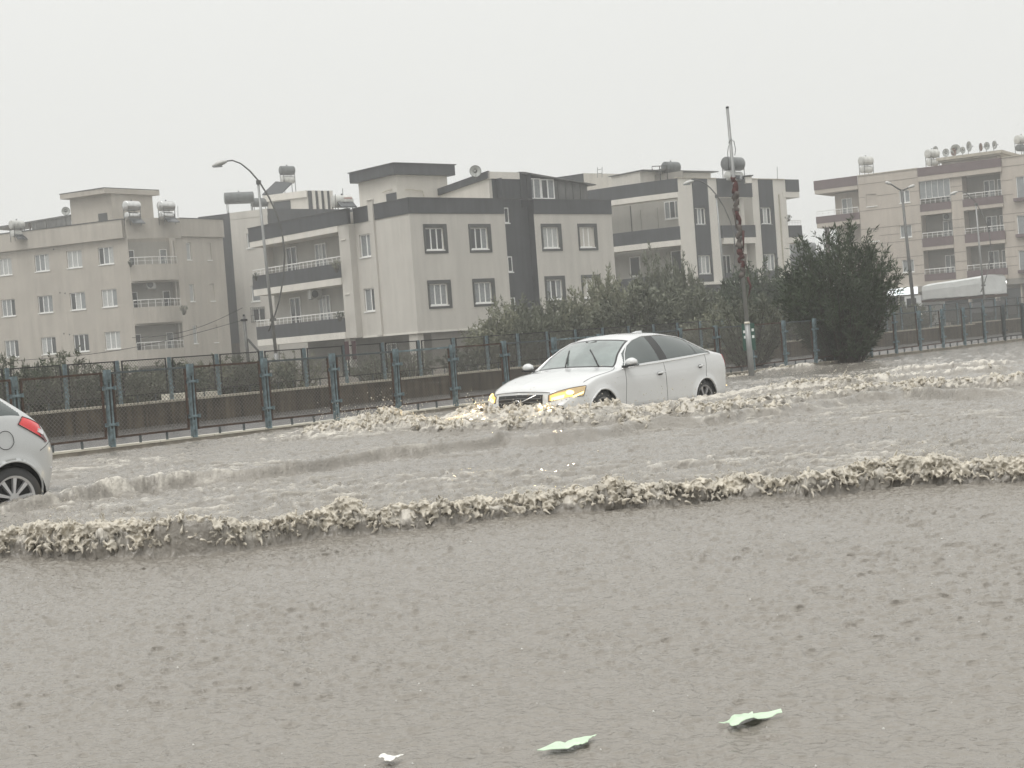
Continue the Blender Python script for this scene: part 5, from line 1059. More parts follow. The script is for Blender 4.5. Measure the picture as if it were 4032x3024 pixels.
def car_body(T_, rows_, wins, ra, arches, paint, NI=14, NJ=16):
    """rows_: stations front->rear, each a list of (x,y,z) from sill to the roof centre line"""
    A_ = np.array(rows_); n, m = A_.shape[:2]; ti = np.arange(n); tj = np.arange(m); fi = np.linspace(0, n-1, (n-1)*NI+1); fj = np.linspace(0, m-1, (m-1)*NJ+1)
    G = np.zeros((len(fi), m, 3))
    for j in range(m):
        for c in range(3): G[:, j, c] = pchip(ti, A_[:, j, c], fi)
    H = np.zeros((len(fi), len(fj), 3))
    for i in range(len(fi)):
        for c in range(3): H[i, :, c] = pchip(tj, G[i, :, c], fj)
    H[:, -1, 1] = 0
    for (ax, az) in arches:                                     # pull vertices onto the arch circle
        dxx = H[:, :, 0]-ax; dzz = H[:, :, 2]-az; dd = np.hypot(dxx, dzz); side = (np.arange(len(fj))[None, :] < NJ*2.6)
        k = (np.abs(dd-ra) < .017) & side; s_ = np.where(k, ra/np.maximum(dd, 1e-6), 1)
        H[:, :, 0] = ax+dxx*s_; H[:, :, 2] = np.where(k, az+dzz*s_, H[:, :, 2])
        lip = np.exp(-((dd-ra)/.05)**2)*side*(dzz > -.1); H[:, :, 1] += .018*lip
    parts = {}
    def cls(i, j):
        c = H[i:i+2, j:j+2].reshape(-1, 3).mean(0)
        for ax, az in arches:
            if j < NJ*2.6 and math.hypot(c[0]-ax, c[2]-az) < ra-.003: return None
        u, v = (fi[i]+fi[i+1])/2, (fj[j]+fj[j+1])/2
        for nm, f in wins:
            if f(u, v, c): return nm
        return 'body'
    for i in range(len(fi)-1):
        for j in range(len(fj)-1):
            k = cls(i, j)
            if k is None: continue
            parts.setdefault(k, []).append((i, j))
    objs = {}
    for nm, cells in parts.items():
        for sgn_set in (((1, -1),) if nm in ('body', 'windscreen', 'rear_window', 'windscreen_edge', 'grille_opening') else ((1,), (-1,))):
            vid = {}; vs = []; fs = []
            def gv(i, j, s):
                key = (i, j, s if H[i, j, 1] > 1e-6 else 0)
                if key not in vid: vid[key] = len(vs); vs.append((H[i, j, 0], s*H[i, j, 1], H[i, j, 2]))
                return vid[key]
            for s in sgn_set:
                for i, j in cells:
                    f = [gv(i, j, s), gv(i, j+1, s), gv(i+1, j+1, s), gv(i+1, j, s)]; f = list(dict.fromkeys(f))
                    if len(f) < 3: continue
                    fs.append(tuple(f if s < 0 else f[::-1]))
            me = bpy.data.meshes.new(nm.split('#')[0]); me.from_pydata(vs, [], fs); me.polygons.foreach_set('use_smooth', [True]*len(fs)); me.update()
            bm = bmesh.new(); bm.from_mesh(me); bmesh.ops.recalc_face_normals(bm, faces=bm.faces); bm.to_mesh(me); bm.free()
            mt_ = {'body': paint, 'windscreen': wglass, 'windscreen_edge': MT['black'], 'rear_window': cglass, 'side_window': cglass, 'pillar_trim': MT['black'], 'headlight': hlc, 'taillight': tail, 'grille_opening': MT['black']}[nm.split('#')[0]]
            me.materials.append(mt_); o = bpy.data.objects.new(nm.split('#')[0], me); link(o, T_); objs.setdefault(nm, []).append(o)
    return H, fi, fj, objs
def snap(H, p, out, s=1):
    d = ((H-np.array([p[0], abs(p[1]), p[2]]))**2).sum(-1); i, j = np.unravel_index(np.argmin(d), d.shape)
    i = min(max(i, 1), H.shape[0]-2); j = min(max(j, 1), H.shape[1]-2)
    n = np.cross(H[i, j+1]-H[i, j-1], H[i+1, j]-H[i-1, j]); n = n/(np.linalg.norm(n)+1e-9)
    if n[1] < -.25 or (abs(n[1]) <= .25 and n[0]*(1 if p[0] > -1 else -1) < 0): n = -n
    q = np.array([p[0], abs(p[1]), p[2]]); q = q-n*np.dot(q-H[i, j], n)+n*out
    return (q[0], s*q[1], q[2])
def patch(T_, H, name, c00, c01, c11, c10, m, s=1, out=.006, nu=16, nv=8, bow=0.0):
    c00, c01, c11, c10 = map(np.array, (c00, c01, c11, c10)); vs = []; fs = []
    for i in range(nu+1):
        for k in range(nv+1):
            a, b_ = i/nu, k/nv; p = (1-a)*((1-b_)*c00+b_*c01)+a*((1-b_)*c10+b_*c11)
            vs.append(snap(H, p, out+bow*math.sin(math.pi*a)*math.sin(math.pi*b_), s))
    for i in range(nu):
        for k in range(nv): e = i*(nv+1)+k; fs.append((e, e+1, e+nv+2, e+nv+1))
    # a thin skirt so the lens has depth
    n0 = len(vs); ring = [k for k in range(nv+1)]+[i*(nv+1)+nv for i in range(1, nu+1)]+[nu*(nv+1)+k for k in range(nv-1, -1, -1)]+[i*(nv+1) for i in range(nu-1, 0, -1)]
    for r_ in ring: x, y, z = vs[r_]; vs.append((x-.004*(1 if x > -1 else -1), y-s*.012, z))
    for t_ in range(len(ring)): u_ = (t_+1) % len(ring); fs.append((ring[t_], ring[u_], n0+u_, n0+t_))
    q = MB(); q.add(vs, fs); o = local_build(q, name, m, T_, True); return o, [vs[r_] for r_ in ring]
def wheel(T_, x, y, z, r, rim_r, nsp, spm, side, wdt=.2):
    s = 1 if side > 0 else -1
    q = MB(); pr = [(r*.80, -wdt/2), (r*.97, -wdt/2+.01), (r, -wdt/2+.035), (r, wdt/2-.035), (r*.97, wdt/2-.012), (rim_r*1.02, wdt/2)]
    N = 36; base = 0; vs = []; fs = []
    for rr_, w in pr:
        for k in range(N): a = 2*math.pi*k/N; vs.append((x+rr_*math.cos(a), y+s*w, z+rr_*math.sin(a)))
    for g in range(len(pr)-1):
        for k in range(N): fs.append((g*N+k, g*N+(k+1) % N, (g+1)*N+(k+1) % N, (g+1)*N+k))
    q.add(vs, fs); w_ = local_build(q, 'wheel', tyre, T_, True)
    q = MB(); q.tube([(x, y+s*(-.03), z), (x, y+s*(wdt/2-.045), z)], rim_r*.99, 32); local_build(q, 'brake_disc', liner, w_)
    q = MB(); yy_ = y+s*(wdt/2-.01)
    N = 40
    for k in range(N):
        a, b_ = 2*math.pi*k/N, 2*math.pi*(k+1)/N; P = lambda an, rr_, dy_: (x+rr_*math.cos(an), yy_+s*dy_, z+rr_*math.sin(an))
        q.hexa([P(a, rim_r*.90, -.03), P(b_, rim_r*.90, -.03), P(b_, rim_r*1.02, -.03), P(a, rim_r*1.02, -.03), P(a, rim_r*.92, .0), P(b_, rim_r*.92, .0), P(b_, rim_r*1.02, .01), P(a, rim_r*1.02, .01)])
    for k in range(nsp):
        a = 2*math.pi*k/nsp+.3; da0, da1 = .20*7/nsp, .15*7/nsp
        P = lambda an, rr_, dy_: (x+rr_*math.cos(an), yy_+s*dy_, z+rr_*math.sin(an))
        q.hexa([P(a-da0*2, rim_r*.2, -.05), P(a+da0*2, rim_r*.2, -.05), P(a+da1, rim_r*.93, -.04), P(a-da1, rim_r*.93, -.04), P(a-da0*1.6, rim_r*.2, -.005), P(a+da0*1.6, rim_r*.2, -.005), P(a+da1*.85, rim_r*.93, -.005), P(a-da1*.85, rim_r*.93, -.005)])
    q.tube([(x, yy_-s*.05, z), (x, yy_+s*.002, z)], rim_r*.24, 16); local_build(q, 'rim', spm, w_)
    return w_
def ribbon(T_, name, pts, r, m, n=5):
    q = MB(); q.tube(pts, r, n); return local_build(q, name, m, T_, True)
def liner_at(T_, ax, az, ra, ysign, y0=.55, y1=.9):
    q = MB(); N = 28; vs = []; fs = []
    for k in range(N+1): a = -.6+(math.pi+1.2)*k/N; vs += [(ax+(ra+.004)*math.cos(a), ysign*y1, az+(ra+.004)*math.sin(a)), (ax+(ra+.004)*math.cos(a), ysign*y0, az+(ra+.004)*math.sin(a))]
    for k in range(N): fs.append((2*k, 2*k+1, 2*k+3, 2*k+2))
    q.add(vs, fs); q.add([(ax+ra*1.1*math.cos(2*math.pi*k/20), ysign*y0, az+ra*1.1*math.sin(2*math.pi*k/20)) for k in range(20)], [tuple(range(20))]); return local_build(q, 'arch_liner', liner, T_)
# ---- white sedan: rows are (sill, lower door, waist, shoulder/belt, rail, roof quarter, centre)
def row(sx, sy, sz, lx, ly, lz, wx, wy, wz_, bx, by, bz, ex, ey, ez, cx, cz):
    return [(sx, sy, sz), (lx, ly, lz), (wx, wy, wz_), (bx, by, bz), (ex, ey, ez), ((ex+cx*1.6)/2.6, ey*.55, cz-(cz-ez)*.30), (cx, 0, cz)]
S = [
 row(.60, .68, .20,  .70, .70, .30,  .73, .72, .42,  .75, .72, .48,  .83, .50, .50,  .90, .49),
 row(.58, .74, .20,  .64, .79, .36,  .63, .81, .52,  .62, .795, .60,  .79, .52, .63,  .895, .61),
 row(.52, .77, .20,  .55, .84, .40,  .51, .855, .58,  .47, .83, .69,  .73, .53, .715,  .865, .71),
 row(.40, .79, .20,  .42, .875, .42,  .34, .885, .62,  .30, .855, .765, .58, .56, .785,  .76, .79),
 row(.20, .80, .20,  .18, .885, .42, .12, .90, .66,  .05, .865, .845, .28, .62, .862, .40, .875),
 row(-.05, .82, .20, -.05, .905, .42, -.15, .915, .68, -.22, .880, .890, -.05, .69, .915, .0, .945),
 row(-.45, .84, .20, -.45, .915, .42, -.48, .920, .70, -.50, .885, .925, -.50, .735, .965, -.32, 1.00),
 row(-.70, .85, .20, -.70, .920, .42, -.74, .925, .70, -.78, .885, .940, -.80, .655, 1.17, -.68, 1.215),
 row(-1.05, .85, .20, -1.05, .925, .42, -1.08, .925, .71, -1.10, .885, .950, -1.16, .575, 1.345, -1.05, 1.395),
 row(-1.50, .85, .20, -1.50, .925, .42, -1.50, .925, .72, -1.50, .888, .962, -1.50, .550, 1.42, -1.50, 1.470),
 row(-2.00, .85, .20, -2.00, .925, .42, -2.00, .925, .73, -2.00, .890, .985, -2.00, .545, 1.425, -2.00, 1.478),
 row(-2.45, .85, .20, -2.45, .925, .42, -2.45, .925, .74, -2.45, .890, 1.010, -2.45, .555, 1.375, -2.48, 1.435),
 row(-2.80, .85, .20, -2.80, .920, .42, -2.80, .925, .76, -2.80, .885, 1.035, -2.80, .590, 1.275, -2.88, 1.345),
 row(-3.10, .84, .20, -3.10, .905, .42, -3.10, .910, .78, -3.10, .865, 1.050, -3.12, .635, 1.150, -3.25, 1.185),
 row(-3.35, .81, .22, -3.35, .870, .44, -3.38, .880, .80, -3.36, .835, 1.040, -3.38, .640, 1.080, -3.45, 1.105),
 row(-3.52, .76, .24, -3.55, .810, .46, -3.57, .820, .80, -3.55, .775, 1.010, -3.58, .600, 1.050, -3.66, 1.075),
 row(-3.58, .68, .26, -3.64, .720, .50, -3.67, .730, .80, -3.64, .690, .960, -3.66, .52, .990, -3.735, 1.02),
 row(-3.58, .60, .28, -3.66, .620, .52, -3.70, .630, .72, -3.68, .600, .80, -3.70, .45, .82, -3.755, .82)]
# index: cowl row 6, A-pillar top row 8, roof end row 12, boot 14
def lerp(a, b_, t): return a+(b_-a)*t
def w_side(u, v, c):
    if not (6.15 < u < 12.75 and 3.04 < v < 3.93): return None
    lo = 3.10; hi = 3.86
    if u < 8.0: hi = 3.10+(3.86-3.10)*min(1, (u-6.2)/1.0+.15)
    if u > 11.6: hi = 3.86-(u-11.6)*.62
    if lo < v < hi:
        if 9.12 < u < 9.55 or 11.42 < u < 11.52: return 'p'
        return 'w'
    return None
wins = [('windscreen', lambda u, v, c: 6.12 < u < 7.92 and v > 4.12), ('windscreen_edge', lambda u, v, c: 6.0 < u < 8.05 and v > 4.03),
 ('rear_window', lambda u, v, c: 12.05 < u < 13.55 and v > 4.2), ('side_window#', lambda u, v, c: w_side(u, v, c) == 'w'), ('pillar_trim#', lambda u, v, c: w_side(u, v, c) == 'p'),
]
V = thing('white_sedan', 'white sedan with lit headlamps ploughing through the flood', 'car', (VOL[0], VOL[1], -.325), math.atan2(-math.cos(VOL[3]), -math.sin(VOL[3])))
V.rotation_euler = (R(0), R(-.4), V.rotation_euler.z)
AR = .345; arch = [(0, .33), (-2.776, .33)]
H, fi, fj, ob = car_body(V, S, wins, AR, arch, paint_w)
def sp(u, v, s=1, out=.0):                    # a point of the body surface
    i = np.clip(u*14, 0, len(fi)-1.001); j = np.clip(v*16, 0, len(fj)-1.001); i0, j0 = int(i), int(j); a, b_ = i-i0, j-j0
    p = (H[i0, j0]*(1-a)+H[i0+1, j0]*a)*(1-b_)+(H[i0, j0+1]*(1-a)+H[i0+1, j0+1]*a)*b_
    du = H[min(i0+1, len(fi)-1), j0]-H[i0, j0]; dv = H[i0, j0+1]-H[i0, j0]; n = np.cross(dv, du); n = n/(np.linalg.norm(n)+1e-9)
    if n[1] < -.2 or (abs(n[1]) <= .2 and n[2] < 0): n = -n
    p = p+n*out; return (p[0], s*p[1], p[2])
for s in (1, -1):
    for ax, az in arch:
        liner_at(V, ax, az, AR, s); ribbon(V, 'arch_lip', [snap(H, (ax+AR*math.cos(a), .92, az+AR*math.sin(a)), -.006, s) for a in np.linspace(-.5, math.pi+.5, 40)], .014, paint_w, 6)
    wheel(V, 0, s*.80, .325, .325, .225, 7, alloy, s); wheel(V, -2.776, s*.80, .325, .325, .225, 7, alloy, s)
    # shut lines
    for u0_, lo, hi in ((6.35, .3, 3.08), (9.3, .3, 3.08), (11.9, 1.6, 3.08)): ribbon(V, 'door_gap', [sp(u0_+(.25*math.sin((v-lo)*1.1) if u0_ > 11 else 0), v, s, .0) for v in np.linspace(lo, hi, 14)], .0045, seam)
    ribbon(V, 'bonnet_gap', [sp(u, v, s, .0) for u, v in zip(np.linspace(3.2, 6.1, 14), [3.35, 3.36, 3.36, 3.36, 3.35, 3.34, 3.33, 3.32, 3.32, 3.33, 3.38, 3.5, 3.7, 3.95])], .0045, seam)
    ribbon(V, 'window_trim', [sp(u, v, s, .007) for u, v in [(6.12, 3.05), (6.35, 3.16), (6.7, 3.45), (7.1, 3.72), (7.6, 3.87), (8.2, 3.90), (9, 3.9), (10, 3.9), (11, 3.9), (11.6, 3.88), (12.0, 3.68), (12.4, 3.42), (12.75, 3.12)]], .009, chrome)
    ribbon(V, 'window_trim', [sp(u, 3.05, s, .006) for u in np.linspace(6.12, 12.75, 20)], .009, chrome)
    ribbon(V, 'shoulder_crease', [sp(u, 2.45, s, -.004) for u in np.linspace(5.5, 14.4, 24)], .006, paint_w)
    for u0_ in (8.75, 11.3):
        a, b_ = sp(u0_-.0, 2.42, s, .035), sp(u0_+.42, 2.44, s, .035); dh = local_build(MB().tube([a, Vector(a).lerp(Vector(b_), .5)+Vector((0, s*.008, 0)), b_], [.014, .017, .014], 8), 'door_handle', paint_w, V, True)
        local_build(MB().tube([sp(u0_+.1, 2.4, s, -.0), sp(u0_+.3, 2.4, s, .003)], .028, 8), 'handle_recess', seam, dh, True)
    # mirror
    q = MB(); vs = []; fs = []
    for i in range(9):
        t_ = i/8; xr_ = .075*math.sin(math.pi*min(max(t_, .04), .97))**.5; zr_ = .078*math.sin(math.pi*min(max(t_, .05), .96))**.45
        for k in range(12): a = 2*math.pi*k/12; vs.append((-.62+xr_*math.cos(a)*(1.0 if math.cos(a) > 0 else .4), s*(.90+.21*t_), 1.03+.88*zr_*math.sin(a)*(1 if math.sin(a) > 0 else .8)))
    for i in range(8):
        for k in range(12): fs.append((i*12+k, i*12+(k+1) % 12, (i+1)*12+(k+1) % 12, (i+1)*12+k))
    q.add(vs, fs); q.add([vs[-12+k] for k in range(12)], [tuple(range(12))]); q.add([vs[k] for k in range(12)], [tuple(range(12))]); mi = local_build(q, 'door_mirror', paint_w, V, True)
    q = MB(); q.hexa([(-.70, s*.86, .955), (-.56, s*.86, .955), (-.56, s*1.10, .972), (-.68, s*1.10, .972), (-.70, s*.86, .985), (-.56, s*.86, .985), (-.56, s*1.10, .99), (-.68, s*1.10, .99)]); local_build(q, 'mirror_foot', MT['black'], mi)
    # headlamp: clear lens, warm bowl, ring, core, running lights
    hp, rg_ = patch(V, H, 'headlight', (.80, .50, .545), (.80, .50, .645), (.35, .86, .745), (.45, .87, .60), hlc, s, .004)
    ribbon(hp, 'lamp_seam', rg_+rg_[:1], .006, seam)
    patch(hp, H, 'lamp_bowl', (.79, .53, .555), (.79, .53, .635), (.56, .775, .695), (.60, .775, .585), hl, s, .009, 10, 6)
    cc_ = np.array((.60, .74, .645)); q = MB(); ct = [snap(H, cc_+np.array((-.045*math.cos(a)*.8, .04*math.cos(a), .046*math.sin(a))), .016, s) for a in np.linspace(0, 2*math.pi, 19)[:-1]]
    q.add(ct, [tuple(range(18))]); local_build(q, 'lamp_core', hl2, hp); ribbon(hp, 'lamp_ring', ct+ct[:1], .007, hl2)
    patch(hp, H, 'running_light', (.78, .545, .55), (.78, .545, .60), (.66, .69, .62), (.68, .69, .575), hl2, s, .014, 8, 4); patch(hp, H, 'running_light', (.60, .79, .578), (.60, .79, .60), (.43, .865, .665), (.45, .867, .635), hl2, s, .012, 8, 3)
    tp_, rg_ = patch(V, H, 'taillight', (-3.50, .80, .97), (-3.50, .79, 1.01), (-3.60, .71, 1.0), (-3.63, .74, .78), tail, s, .008, 8, 8); ribbon(tp_, 'lamp_seam', rg_+rg_[:1], .004, seam)
# grille, slats, ring emblem with diagonal bar, bonnet lip
q = MB(); vs = []; fs = []
N = 14
for i in range(N+1):
    y = -.42+.84*i/N; xb = .892-.36*abs(y)**2.1
    for z in (.40, .50, .60, .655): vs.append((xb+.012-(.02 if z > .63 else 0), y*(1-.1*(z < .45)), z+.012*(1-abs(y)/.42)))
for i in range(N):
    for k in range(3): fs.append((i*4+k, i*4+k+1, (i+1)*4+k+1, (i+1)*4+k))
q.add(vs, fs); gr = local_build(q, 'grille', MT['black'], V, True)
for z in (.45, .50, .55, .60): ribbon(gr, 'grille_slat', [(.892-.36*abs(y)**2.1+.02, y, z+.012*(1-abs(y)/.42)) for y in np.linspace(-.40, .40, 13)], .0045, mat('satin_slat', (.25, .25, .25), .3, metal=.8) if z == .45 else bpy.data.materials['satin_slat'])
ribbon(gr, 'emblem_ring', [(.925, .052*math.cos(a), .535+.052*math.sin(a)) for a in np.linspace(0, 2*math.pi, 21)], .010, chrome)
ribbon(gr, 'emblem_bar', [(.915, .36, .655), (.915, -.36, .42)], .008, chrome)
ribbon(V, 'bonnet_lip_gap', [(.892-.36*abs(y)**2.1-.022, y, .705-.05*abs(y)**2*2) for y in np.linspace(-.52, .52, 15)], .005, seam)
for s in (1, -1):
    sl = bpy.data.lights.new('headlamp_beam', 'SPOT'); sl.energy = 70; sl.color = (1, .74, .38); sl.spot_size = R(95); sl.spot_blend = .6; sl.shadow_soft_size = .05
    so = bpy.data.objects.new('headlamp_beam', sl); link(so, V); so.location = (.93, s*.66, .62); so.rotation_euler = (0, R(-78), 0)
# wipers lying mid-sweep on the screen, aerial fin, interior hints
def ws(y, t_, out=.014):   # windscreen point: y across, t 0 bottom .. 1 top
    zc = 1.0+(1.395-1.0)*t_; xc = -.32-.73*t_; return Vector((xc-.16*(y/.6)**2-.0+out*.5, y, zc-.035*(y/.6)**2+out*.9))
for a, b_, c, d in (((-.02, .0), (-.30, .62), 'r', 0), ((.52, .02), (.14, .60), 'l', 0)):
    A_, B_ = ws(*a), ws(*b_); wp = ribbon(V, 'wiper', [A_, A_.lerp(B_, .5)+Vector((.01, 0, .01))], .010, MT['black']); q = MB(); q.bar(A_.lerp(B_, .28), B_, .018, .03); local_build(q, 'wiper_blade', MT['black'], wp)
q = MB(); q.box(-1.14, -1.0, -.13, .13, 1.40, 1.415); 
ribbon(V, 'mirror_housing', [ws(-.1, .93, -.01), ws(0, .85, -.01), ws(.1, .93, -.01)], .03, MT['char2'])
q = MB(); q.hexa([(-2.35, -.03, 1.44), (-2.10, -.03, 1.47), (-2.10, .03, 1.47), (-2.35, .03, 1.44), (-2.37, -.008, 1.505), (-2.24, -.012, 1.50), (-2.24, .012, 1.50), (-2.37, .008, 1.505)]); local_build(q, 'aerial_fin', paint_w, V)
ribbon(V, 'side_reflector', [(-3.60, .80, .50), (-3.63, .785, .50)], .008, hl2)
# ---- pale silver hatchback, only its tail is in the picture
def rowh(*a): return row(*a)
S2 = [
 row(.60, .55, .2, .66, .60, .35, .68, .62, .5, .68, .60, .6, .72, .4, .64, .80, .64), row(.40, .72, .2, .42, .78, .4, .40, .80, .6, .36, .76, .78, .5, .5, .84, .62, .86),
 row(0, .78, .2, 0, .83, .42, 0, .845, .65, 0, .82, .88, 0, .64, .93, .1, .96), row(-.45, .79, .2, -.45, .84, .42, -.45, .85, .68, -.45, .82, .93, -.5, .66, 1.0, -.35, 1.05),
 row(-1.0, .79, .2, -1.0, .84, .42, -1.0, .85, .68, -1.0, .82, .95, -1.1, .56, 1.38, -1.0, 1.44), row(-1.6, .79, .2, -1.6, .84, .42, -1.6, .85, .68, -1.6, .82, .97, -1.6, .54, 1.46, -1.6, 1.52),
 row(-2.2, .79, .2, -2.2, .84, .42, -2.2, .85, .68, -2.2, .815, 1.0, -2.2, .54, 1.36, -2.2, 1.44), row(-2.5, .78, .2, -2.5, .825, .42, -2.5, .84, .70, -2.5, .79, 1.02, -2.52, .55, 1.24, -2.58, 1.33),
 row(-2.72, .76, .2, -2.74, .80, .42, -2.75, .81, .70, -2.72, .75, 1.00, -2.72, .57, 1.11, -2.80, 1.17), row(-2.86, .70, .22, -2.90, .73, .44, -2.92, .745, .70, -2.86, .69, .95, -2.86, .56, .99, -2.96, 1.02),
 row(-2.93, .60, .24, -3.00, .63, .46, -3.02, .64, .66, -2.97, .59, .86, -2.98, .47, .89, -3.07, .90), row(-2.95, .48, .26, -3.05, .50, .5, -3.07, .51, .60, -3.04, .48, .70, -3.05, .4, .72, -3.12, .72)]
wins2 = [('windscreen', lambda u, v, c: 3.1 < u < 3.9 and v > 4.1), ('rear_window', lambda u, v, c: 7.3 < u < 8.8 and v > 4.15),
 ('side_window#', lambda u, v, c: 3.2 < u < 7.55 and 3.12 < v < 3.86-.9*max(0, u-6.9) and not (5.0 < u < 5.2))]
hh_ = (math.sin(R(220)), math.cos(R(220)))      # heading
wx_, wy_ = -4.66, 13.42; hx, hy = -math.sin(R(40)), -math.cos(R(40)); lx, ly = -hy, hx
bx_ = wx_+2.47*hx-.80*lx; by_ = wy_+2.47*hy-.80*ly
HB = thing('silver_hatchback', 'pale silver hatchback cut off by the left edge, only its tail in view', 'car', (bx_, by_, -.25), math.atan2(hy, hx))
H2, fi2, fj2, ob2 = car_body(HB, S2, wins2, .335, [(0, .30), (-2.47, .30)], paint_s)
def sp2(u, v, s=1, out=0.0):
    i = min(u*14, len(fi2)-1.001); j = min(v*16, len(fj2)-1.001); i0, j0 = int(i), int(j); a, b_ = i-i0, j-j0
    p = (H2[i0, j0]*(1-a)+H2[i0+1, j0]*a)*(1-b_)+(H2[i0, j0+1]*(1-a)+H2[i0+1, j0+1]*a)*b_; return (p[0], s*(p[1]+out), p[2])
for s in (1, -1):
    for ax in (0, -2.47): liner_at(HB, ax, .30, .335, s, .5, .82); ribbon(HB, 'arch_lip', [snap(H2, (ax+.335*math.cos(a), .84, .30+.335*math.sin(a)), -.006, s) for a in np.linspace(-.5, math.pi+.5, 40)], .012, paint_s, 6); wheel(HB, ax, s*.745, .29, .29, .205, 9, mat('hubcap_silver', (.55, .55, .56), .3, metal=.5) if 'hubcap_silver' not in bpy.data.materials else bpy.data.materials['hubcap_silver'], s, .19)
    ribbon(HB, 'bumper_gap', [sp2(u, v, s, .0) for u, v in ((8.2, 2.0), (8.6, 2.1), (9.0, 2.2), (9.4, 2.3), (9.8, 2.35))], .004, seam)
cc = Vector((-2.42, .838, .83)); ribbon(HB, 'fuel_cap', [(cc.x+.085*math.cos(a), .842+(-.006 if math.sin(a) > 0 else .004), cc.z+.085*math.sin(a)) for a in np.linspace(0, 2*math.pi, 21)], .0035, seam)
for s in (1, -1):
    tl, rg_ = patch(HB, H2, 'taillight', (-2.585, .81, .965), (-2.66, .78, 1.04), (-2.83, .71, .94), (-2.85, .74, .785), tail, s, .008, 14, 8, .012); ribbon(tl, 'lamp_seam', rg_+rg_[:1], .005, seam)
    patch(tl, H2, 'reversing_lens', (-2.77, .76, .865), (-2.79, .745, .895), (-2.83, .72, .875), (-2.82, .735, .83), wlens, s, .024, 5, 4); patch(tl, H2, 'dark_lens', (-2.80, .755, .84), (-2.835, .735, .85), (-2.87, .72, .77), (-2.86, .735, .76), taild, s, .012, 5, 4)
ribbon(HB, 'side_reflector', [(-2.93, .725, .52), (-2.97, .69, .52)], .010, wlens)
# ---- covered truck, car lights on the far side road
tp = at(3700, 1290, 95)
t0 = at(3400+990/3.5, 850+1110/3.5, 95); t1 = at(3400+1870/3.5, 850+1060/3.5, 90)
dT = Vector((t1.x-t0.x, t1.y-t0.y, 0)); LT = dT.length; dT.normalize()
TR = thing('covered_truck', 'truck with a sagging pale tarpaulin-covered load behind the fence on the right', 'truck', (t0.x, t0.y, -.2), math.atan2(dT.y, dT.x))
zb_ = t0.z+.2-.1; zt0 = at(3400+1030/3.5, 850+940/3.5, 95).z+.2; zt1 = at(3400+1790/3.5, 850+815/3.5, 90).z+.2; z1b = t1.z+.2
prof = [(-1.08, 0), (-1.1, .25), (-1.12, .6), (-1.08, .9), (-.85, 1.0), (0, 1.05), (.85, 1.0), (1.08, .9), (1.12, .6), (1.1, .25), (1.08, 0)]
vs = []; fs = []; K = 14
for i in range(K+1):
    s_ = i/K; e = min(1, s_*12+.85, (1-s_)*9+.93); zb2 = zb_+(z1b-zb_)*s_-.05; zt2 = zt0+(zt1-zt0)*s_
    for y, h in prof: vs.append((LT*s_*.92+rr.uniform(-.03, .03), y*(.9+.1*e), zb2+(zt2-zb2)*h*(.86+.14*e)+rr.uniform(-.02, .02)))
for i in range(K):
    for k in range(len(prof)-1): a0_ = i*len(prof)+k; fs.append((a0_, a0_+1, a0_+1+len(prof), a0_+len(prof)))
fs += [tuple(range(len(prof))), tuple(K*len(prof)+k for k in range(len(prof)-1, -1, -1))]
q = MB(); q.add(vs, fs); local_build(q, 'tarpaulin', MT['tarp'], TR, False)
q = MB(); q.box(-.2, LT*.95, -1.0, 1.0, zb_-.25, zb_-.1); local_build(q, 'load_bed', MT['rust'], TR); q = MB(); q.box(-1.8, -.25, -1.0, 1.0, .4, zb_+.25); local_build(q, 'cab', paint_w, TR)
q = MB(); q.box(-1.6, -.7, -1.01, 1.01, 1.0, zb_+.1); local_build(q, 'cab_window', MT['gd'], TR)
for x in (-1.0, 2.8, 3.9):
    for y in (-.9, .9): q = MB(); q.tube([(x, y-.12, .45), (x, y+.12, .45)], .45, 16); local_build(q, 'wheel', tyre, TR, True)
lampr = mat('lit_red_lamp', (.6, .1, .05), .4, emit=((1, .22, .12), 4)); lampwh = mat('lit_white_lamp', (1, 1, .95), .4, emit=((1, .97, .88), 7))
fc = at(3432+1800/3.687, 1100+520/3.687, 70); BC = thing('dark_car', 'dark car behind the fence seen by its two red and one white light', 'car', (fc.x, fc.y, 0), R(50))
q = MB(); q.hexa([(-1.9, -.8, .3), (1.9, -.8, .3), (1.9, .8, .3), (-1.9, .8, .3), (-1.9, -.78, .85), (1.8, -.78, .85), (1.8, .78, .85), (-1.9, .78, .85)]); q.hexa([(-1.5, -.72, .85), (1.0, -.72, .85), (1.0, .72, .85), (-1.5, .72, .85), (-1.0, -.6, 1.35), (.5, -.6, 1.35), (.5, .6, 1.35), (-1.0, .6, 1.35)]); local_build(q, 'body', MT['char'], BC)
for x in (-1.2, 1.2):
    for y in (-.75, .75): q = MB(); q.tube([(x, y-.09, .3), (x, y+.09, .3)], .3, 14); local_build(q, 'wheel', tyre, BC, True)
for k_, (px, py, m_, r_) in enumerate(((3432+1757/3.687, 1100+405/3.687, lampr, .05), (3432+1853/3.687, 1100+402/3.687, lampr, .045), (3432+1765/3.687, 1100+442/3.687, lampwh, .055))):
    p = at(px, py, 69); pl = Matrix.Rotation(-R(50), 3, 'Z') @ (p-Vector((fc.x, fc.y, 0))); q = MB(); q.box(pl.x-r_, pl.x+r_, pl.y-r_, pl.y+r_, pl.z-r_*.8, pl.z+r_*.8); local_build(q, 'taillight', m_, BC)
p = at(3432+707/3.687, 1100+492/3.687, 66); HC = thing('grey_car', 'grey car behind the fence below the lit sign, one white headlamp showing', 'car', (p.x-.3, p.y+1.9, 0), R(-95))
